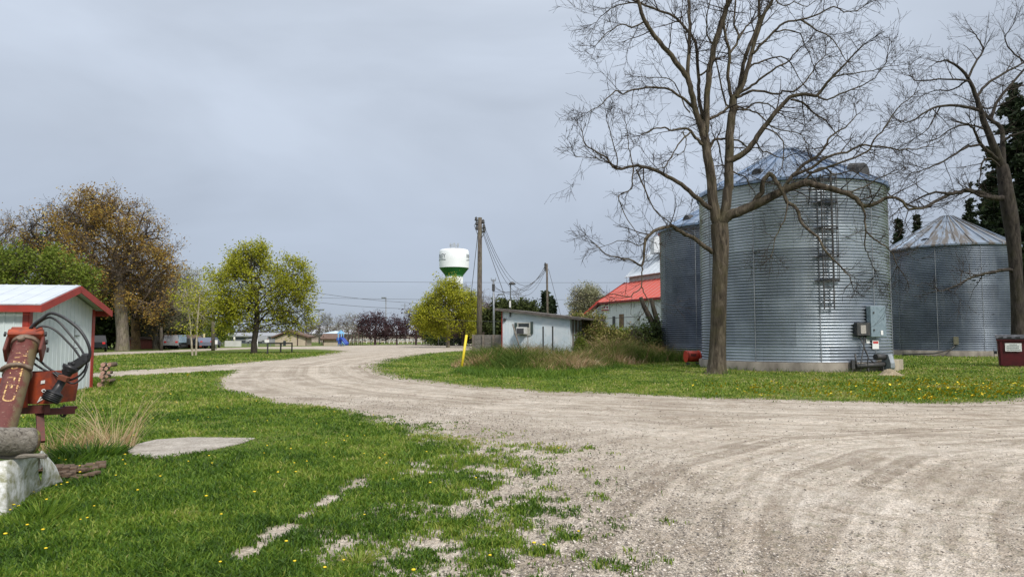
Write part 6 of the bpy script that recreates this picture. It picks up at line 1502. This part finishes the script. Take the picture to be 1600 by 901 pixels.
# --- distant row
def smalltree(name, px, base_y, y, top, rx, seed, label, lf=None, bm=TWG, natt=110, r0=.16, low=None, group=None, twl=2, rmin=.02, twig=1.1):
    b, tr = trunkline(px, y, [(px, base_y-9), (px, base_y-(base_y-top)*.5)]); mid = (base_y-8+top)/2
    return make_tree(name, b, tr, [blob(px, mid, y, rx, (base_y-8-top)/2, 2), blob(px, mid+6, y, rx*1.05, (base_y-8-top)/3, 1)], natt, seed, r0, label, group=group, twig=twig, leaves=lf, bm=bm, branch_m=bm, twl=twl, rmin=rmin)
PG = 'purple leaved trees in a row along the road'
Y = 128
smalltree('purple_tree', 586, 539, Y, 487, 23, 51, 'largest and leftmost of the row of purple leaved trees', (LF_PU, 3, .15, .34, .5), TWP, 190, .2, group=PG, twl=1)
smalltree('purple_tree', 620, 539, Y, 494, 14, 52, 'second purple leaved tree from the left, narrower, in front of the white railing', (LF_PU, 2, .15, .3, .45), TWP, 110, .15, group=PG, twl=1)
smalltree('purple_tree', 650, 538, Y, 489, 17, 53, 'third purple leaved tree from the left, touching the yellow green maple', (LF_PU, 2, .15, .32, .5), TWP, 130, .17, group=PG, twl=1)
smalltree('purple_tree', 673, 537, Y+4, 500, 17, 54, 'purple leaved tree half behind the yellow green maple', (LF_PU, 4, .17, .32, .6), TWP, 110, .15, group=PG, twl=1)
smalltree('bare_tree', 511, 540, 140, 497, 17, 55, 'small bare budding tree above the low brown roofed building', (LF_PALE, 1, .1, .3, .4), TWG, 110, .12)
smalltree('bare_tree', 544, 540, 138, 492, 20, 56, 'small bare tree behind the blue slide', (LF_PALE, 1, .1, .3, .3), TWG, 130, .14)
smalltree('bare_tree', 563, 540, 175, 505, 16, 57, 'faint bare tree between the blue slide and the largest purple tree', None, TWG, 80, .14)
smalltree('bare_tree', 485, 540, 150, 507, 14, 58, 'faint bare tree behind the gabled beige building', None, TWG, 70, .12)
Y = 100; b, tr = trunkline(700, Y, [(700, 525), (700, 505), (701, 485)])
make_tree('maple_tree', b, tr, [blob(699, 482, Y, 44, 40, 3), blob(672, 495, Y, 26, 22, 1), blob(728, 492, Y, 22, 28, 1), blob(703, 462, Y, 22, 22, .7)], 260, 60, .24, 'yellow green maple in front of the water tower', twig=1.2, leaves=(LF_YG, 8, .13, .32, .75), bm=bark('bark_grey', (.20, .17, .135), (.30, .26, .21)), branch_m=BARKD, rmin=.018)
smalltree('bare_tree', 724, 538, 118, 452, 30, 61, 'bare purplish tree between the yellow green maple and the utility pole', None, TWP, 190, .2, twig=1.3)
smalltree('bare_tree', 757, 538, 112, 462, 26, 62, 'bare grey tree just right of the nearest utility pole', None, TWG, 180, .2, twig=1.3)
bush('shrub', 722, 124, 5.5, 4.6, 63, 'dark purplish hedge under the yellow green maple', LF_PU, 10, .2, 100, 'hedge', twig=1.2, spread=.45)
bush('shrub', 765, 116, 3.4, 5.6, 64, 'dark purple brown shrub behind the grey board fence', LF_PU, 9, .2, 80, 'shrub', twig=1.1, spread=.4)
bush('shrub', 694, 121, 3.0, 2.6, 65, 'dark green shrub at the foot of the yellow green maple', LF_DK, 10, .18, 60, 'shrub', twig=.9, spread=.35)
# conifers
def conifer(px, y, top_py, wpx, seed, label, name='spruce_tree', col=LF_CON, dens=1.0, droop=.25, base_frac=.04, size=.32, group=None, trunk_r=None):
    rng = np.random.default_rng(seed); g = XG(px, y); H = P(px, top_py, y).z; W = wpx/2/F*y; s = empty(name, g, 0, label, 'tree', group)
    mb = MB(); tr_ = trunk_r or H*.014+.05; mb.tube([(0, 0, -.1), (.05, 0, H*.5), (0, 0, H)], [tr_, tr_*.6, .02], 8); mb.build('trunk', BARKD, s)
    tips = []; br = []; z = H*base_frac
    while z < H*.985:
        f = z/H; R_ = W*(1-f)**.8*rng.uniform(.72, 1.12)+.12; n = int(rng.integers(5, 8))
        for k in range(n):
            a = rng.uniform(0, 2*PI); L_ = R_*rng.uniform(.7, 1.1); pts = []
            for q in range(5):
                u = q/4; pts.append([math.cos(a)*L_*u, math.sin(a)*L_*u, z-L_*droop*u+L_*.12*u*u, .035*(1-u*.7)])
            pts = np.array(pts); br.append(pts)
            m_ = max(3, int(L_*5*dens))
            for q in range(m_):
                u = rng.uniform(.15, 1.0); w_ = L_*.22*(1.1-u); tips.append([math.cos(a)*L_*u+rng.normal(0, w_*.6), math.sin(a)*L_*u+rng.normal(0, w_*.6), z-L_*droop*u+L_*.12*u*u-rng.uniform(0, .15)])
        z += max(.22, H*.022)*rng.uniform(.8, 1.2)
    V_, Q_ = tubes_np(br); np_mesh('branches', V_, [Q_], BARKD, s, True)
    V_, Q_, ti = leaf_mesh(np.array(tips), 4, size, size*.55, rng, .5); np_mesh('foliage', V_, [Q_], col, s, False, {'tint': ti})
    return s
conifer(853, 88, 456, 36, 70, 'narrow spruce right behind the distant utility pole'); conifer(862, 92, 464, 24, 71, 'smaller spruce just right of the distant utility pole')
LF_CED = leafmat('cedar_green', [(0, (.02, .03, .007)), (.6, (.05, .065, .015)), (1, (.09, .11, .03))], .8, .15)
for (px, y, w_, h_, sd, lab) in ((785, 92, 2.2, 5.2, 72, 'rounded dark cedar behind the left end of the pale blue shed roof'), (806, 96, 2.8, 6.1, 73, 'dark cedar rising behind the yard lamp of the pale blue shed'), (829, 98, 2.3, 4.9, 74, 'dark cedar behind the middle of the pale blue shed roof')):
    bush('cedar_tree', px, y, w_, h_, sd, lab, LF_CED, 16, .2, 90, 'tree', twig=.9, spread=.3)
Y = 105; b, tr = trunkline(913, Y, [(913, 520), (914, 500)])
make_tree('budding_tree', b, tr, [blob(916, 478, Y, 25, 26, 2)], 150, 75, .2, 'pale cream budding tree left of the red roofed barn', twig=1.1, leaves=(LF_PALE, 7, .12, .3, .8), bm=TWG, twl=1, rmin=.016)
smalltree('bare_tree', 812, 530, 120, 462, 16, 76, 'faint bare treetop behind the dark cedars', None, TWG, 60, .14)
# spruces on the right
conifer(1602, 84, 120, 250, 80, 'huge dark spruce at the right edge behind the bare tree', size=.36, dens=1.3, base_frac=.25)
conifer(1562, 92, 262, 150, 81, 'dark spruce between the rust streaked bin roof and the right hand tree trunk', size=.34, dens=1.2, base_frac=.3)
conifer(1411, 96, 340, 70, 82, 'small spruce tip showing between the laddered bin and the rust streaked roof', base_frac=.4, size=.3); conifer(1525, 98, 306, 90, 83, 'spruce tip above the rust streaked roof, left of the larger spruces', base_frac=.4, size=.3); conifer(1440, 100, 334, 50, 84, 'thin spruce tip just left of the peak of the rust streaked roof', base_frac=.4, size=.28)
# leaning dark trunks beside the barn
Y = 60; g = XG(1024, Y); s = empty('leaning_tree', g, 0, 'dark leaning double trunk with ivy between the barn wall and the grain bins', 'tree'); mb = MB()
mb.tube([P(a, b, Y)-g for a, b in ((1028, 545), (1024, 515), (1015, 495), (1006, 478), (1001, 464))], [.32, .28, .24, .2, .15], 10); mb.tube([P(a, b, Y-.3)-g for a, b in ((1032, 545), (1028, 505), (1022, 485), (1017, 466))], [.3, .24, .2, .14], 10); mb.build('trunk', BARKD, s)
rg2 = np.random.default_rng(4); tips = np.array([list(P(rg2.uniform(1003, 1034), rg2.uniform(496, 540), Y-.5)-g) for _ in range(120)]); V_, Q_, ti = leaf_mesh(tips, 5, .14, .25, rg2); np_mesh('ivy', V_, [Q_], LF_DK, s, False, {'tint': ti})
# thicket between shed and bins
LF_WD = leafmat('weed_mix', [(0, (.06, .085, .016)), (.35, (.14, .17, .03)), (.6, (.24, .22, .06)), (.85, (.34, .24, .12)), (1, (.45, .36, .2))], .8, .2)
sp_ = [(899, 45.5, .6, 1.5, 'ivy covered shrub at the right corner of the pale blue shed'), (910, 47, 1.3, 3.0, 'olive shrub between the pale blue shed and the barn'), (925, 49, 1.3, 2.9, 'brown green shrub left of the barn sign'), (940, 50, 1.2, 1.9, 'dark shrub below the barn sign'), (958, 50, 1.3, 1.7, 'shrub in front of the boarded barn window'), (978, 51, 1.3, 1.9, 'dark green shrub in front of the barn wall, middle of the thicket'), (998, 51, 1.2, 1.9, 'green shrub in front of the pale patch on the barn wall'), (1018, 50, 1.2, 2.2, 'shrub at the foot of the leaning dark trunks')]
for k, (px, y, rx, h, lab) in enumerate(sp_): bush('shrub', px, y, rx, h, 90+k, lab, [LF_G, LF_WD, LF_WD, LF_WD, LF_WD, LF_G, LF_WD, LF_DK][k], 5, .075, 70, 'shrub', 'shrubs in the thicket before the barn', twig=.5, spread=.15, frac=.9)
# weeds as ground cover
ST = leafmat('dry_stalks', [(0, (.06, .105, .014)), (.28, (.13, .19, .025)), (.45, (.26, .24, .07)), (.62, (.42, .24, .15)), (.8, (.50, .36, .2)), (1, (.64, .52, .33))], .8, .25)
WZ = gp([(700, 573), (735, 582), (800, 583), (880, 583), (945, 578), (985, 571), (1050, 566)])+[(14, 43), (12, 53), (3, 55), (-3, 53)]
def wz(x, y): return np.clip(poly_sd(x, y, WZ)/1.0, 0, 1)*np.clip(.65+fbm(x*.7, y*.7, 91, 3), 0.12, 1)
def wz_h(x, y, r): return (.40+.55*np.clip((poly_sd(x, y, WZ))/2.5, 0, 1)+.5*np.clip(fbm(x*2.2, y*2.2, 97, 2), 0, 1))*(1+.45*fbm(x*.5, y*.5, 92, 3))*(1+.5*np.clip((x-4)/4, 0, 1)*np.clip((10-x)/3, 0, 1))
def wz_t(x, y, rng): return .30+.9*fbm(x*.6, y*.6, 93, 3)+rng.normal(0, .2, len(x))
tag(blades(230000, 26, 58, 1.0, wz_h, lambda r: .028+0*r, 'weeds', wz, wz_t, ST, 16, 7), 'tangle of dry tan and green weeds in front of the pale blue shed and barn', 'weeds', kind='stuff')
# long green grass in front of the weeds and round the bins, poles, trunk
LG = gp([(690, 585), (745, 590), (860, 591), (940, 586), (990, 575), (975, 566), (800, 575), (720, 574)])
def lg(x, y):
    v = np.clip(poly_sd(x, y, LG)/.6, 0, 1)
    for (c, r) in ((CA, RA+.25), (CB, RB+.25), (CCn, RC+.25)): d = np.abs(np.hypot(x-c[0], y-c[1])-r); v = np.maximum(v, np.clip(1-d/.35, 0, 1)*.7)
    d = np.hypot(x-8.75, y-30); v = np.maximum(v, np.clip(1-np.abs(d-.55)/.4, 0, 1)*.8)
    d = np.hypot(x-XG(1560, 37).x-1, y-37.6); v = np.maximum(v, np.clip(1-np.abs(d-1.4)/.6, 0, 1)*.5)
    return v
tag(blades(200000, 24, 62, 1.0, lambda x, y, r: .24+.12*fbm(x, y, 95, 3), lambda r: .022+0*r, 'long_grass', lg, lambda x, y, rng: .34+.2*fbm(x*.6, y*.6, 96, 3)+rng.normal(0, .12, len(x)), GRASS, 42, 8), 'longer unmown grass below the weeds and round the bins', 'grass', kind='stuff')
# near clumps at lower left: dry stalks and dark leafy weeds
def clump(name, px, py, n, h, rad, seed, label, m, tint, lean=.35, width=.006, cat='weeds', group=None, seg=5):
    rng = np.random.default_rng(seed); g = G(px, py); V_ = []; Q_ = []; T_ = []; bi = 0
    for k in range(n):
        a = rng.uniform(0, 2*PI); r = rad*math.sqrt(rng.uniform()); b_ = np.array([math.cos(a)*r, math.sin(a)*r*.6, -.02]); d = np.array([math.cos(a)*lean*rng.uniform(.1, 1.3)+rng.normal(0, .12), math.sin(a)*lean*rng.uniform(.1, 1)+rng.normal(0, .12), 1]); d /= np.linalg.norm(d)
        L_ = h*rng.uniform(.35, 1.1); w_ = width*rng.uniform(.6, 1.3); sd = np.cross(d, rdir(rng)); sd /= np.linalg.norm(sd)+1e-9; q = b_.copy(); ti = np.clip(tint+rng.normal(0, .14), 0, 1)
        for s_ in range(seg+1):
            f = s_/seg; ww = w_*(1-.85*f); V_ += [q-sd*ww, q+sd*ww]; T_ += [ti, ti]
            if s_ < seg: Q_.append([bi+2*s_, bi+2*s_+1, bi+2*s_+3, bi+2*s_+2])
            d = d+np.array([math.cos(a)*.09, math.sin(a)*.09, -.05*f*(1+lean)])+rdir(rng)*.05; d /= np.linalg.norm(d); q = q+d*L_/seg
        bi += 2*(seg+1)
    o = np_mesh(name, np.array(V_), [np.array(Q_)], m, None, False, {'tint': T_}); o.location = (g.x, g.y, 0); return tag(o, label, cat, group)
clump('dry_grass_clump', 182, 700, 110, 1.05, .28, 1, 'tall dry straw coloured grass clump left of the concrete pad', ST, .86, .42, .004, 'dry grass', seg=7)
clump('dry_grass_clump', 150, 692, 170, .5, .45, 2, 'low bent dry grass behind the dark leafy weeds', ST, .74, .9, .004, 'dry grass', seg=6)
clump('dry_grass_clump', 95, 705, 170, .5, .45, 3, 'brown dead grass tuft behind the tarpaulin corner', ST, .60, .6, .004, 'dry grass', seg=6)
clump('dry_grass_clump', 124, 632, 6, .9, .3, 33, 'a few single dry stalks standing in front of the shed door', ST, .8, .25, .003, 'dry grass', seg=6)
clump('leafy_weed', 140, 712, 420, .26, .42, 4, 'dark green leafy weed patch at the foot of the dry grass', GRASS, .20, .9, .014, 'weed')
clump('leafy_weed', 105, 722, 220, .20, .35, 5, 'green weed patch just behind the tarpaulin corner', GRASS, .30, .9, .012, 'weed')
clump('grass_tuft', 70, 806, 260, .22, .17, 6, 'long green grass tuft growing against the tarpaulin edge', GRASS, .45, .8, .006, 'grass tuft')
clump('grass_tuft', 42, 816, 200, .17, .22, 16, 'lower green grass tuft in front of the tarpaulin, near the left edge', GRASS, .48, .8, .006, 'grass tuft')
clump('grass_tuft', 559, 877, 200, .13, .10, 17, 'pale green grass tuft standing alone beside the gravel at the bottom', GRASS, .74, .9, .005, 'grass tuft')
clump('leafy_weed', 162, 604, 220, .45, .3, 8, 'small leafy weeds at the corner of the white shed, beside the firewood', GRASS, .5, .4, .012, 'weed')
# low hedge line far behind everything
rg3 = np.random.default_rng(9); tips = []
for k in range(5200):
    x_ = rg3.uniform(-420, 420); y_ = 380+rg3.uniform(-25, 25); h_ = 5.5+3.0*float(fbm(np.array([x_*.03]), np.array([2.0]), 6, 3)[0]); tips.append([x_, y_, rg3.uniform(0, 1)**.6*max(h_, 1.5)])
V_, Q_, ti = leaf_mesh(np.array(tips), 3, .9, 1.0, rg3); tag(np_mesh('far_treeline', V_, [Q_], leafmat('far_bare_woods', [(0, (.07, .065, .06)), (.6, (.11, .10, .09)), (1, (.15, .16, .09))], .9, .2), None, False, {'tint': ti}), 'low hazy line of far woods along the horizon', 'woods', kind='stuff')
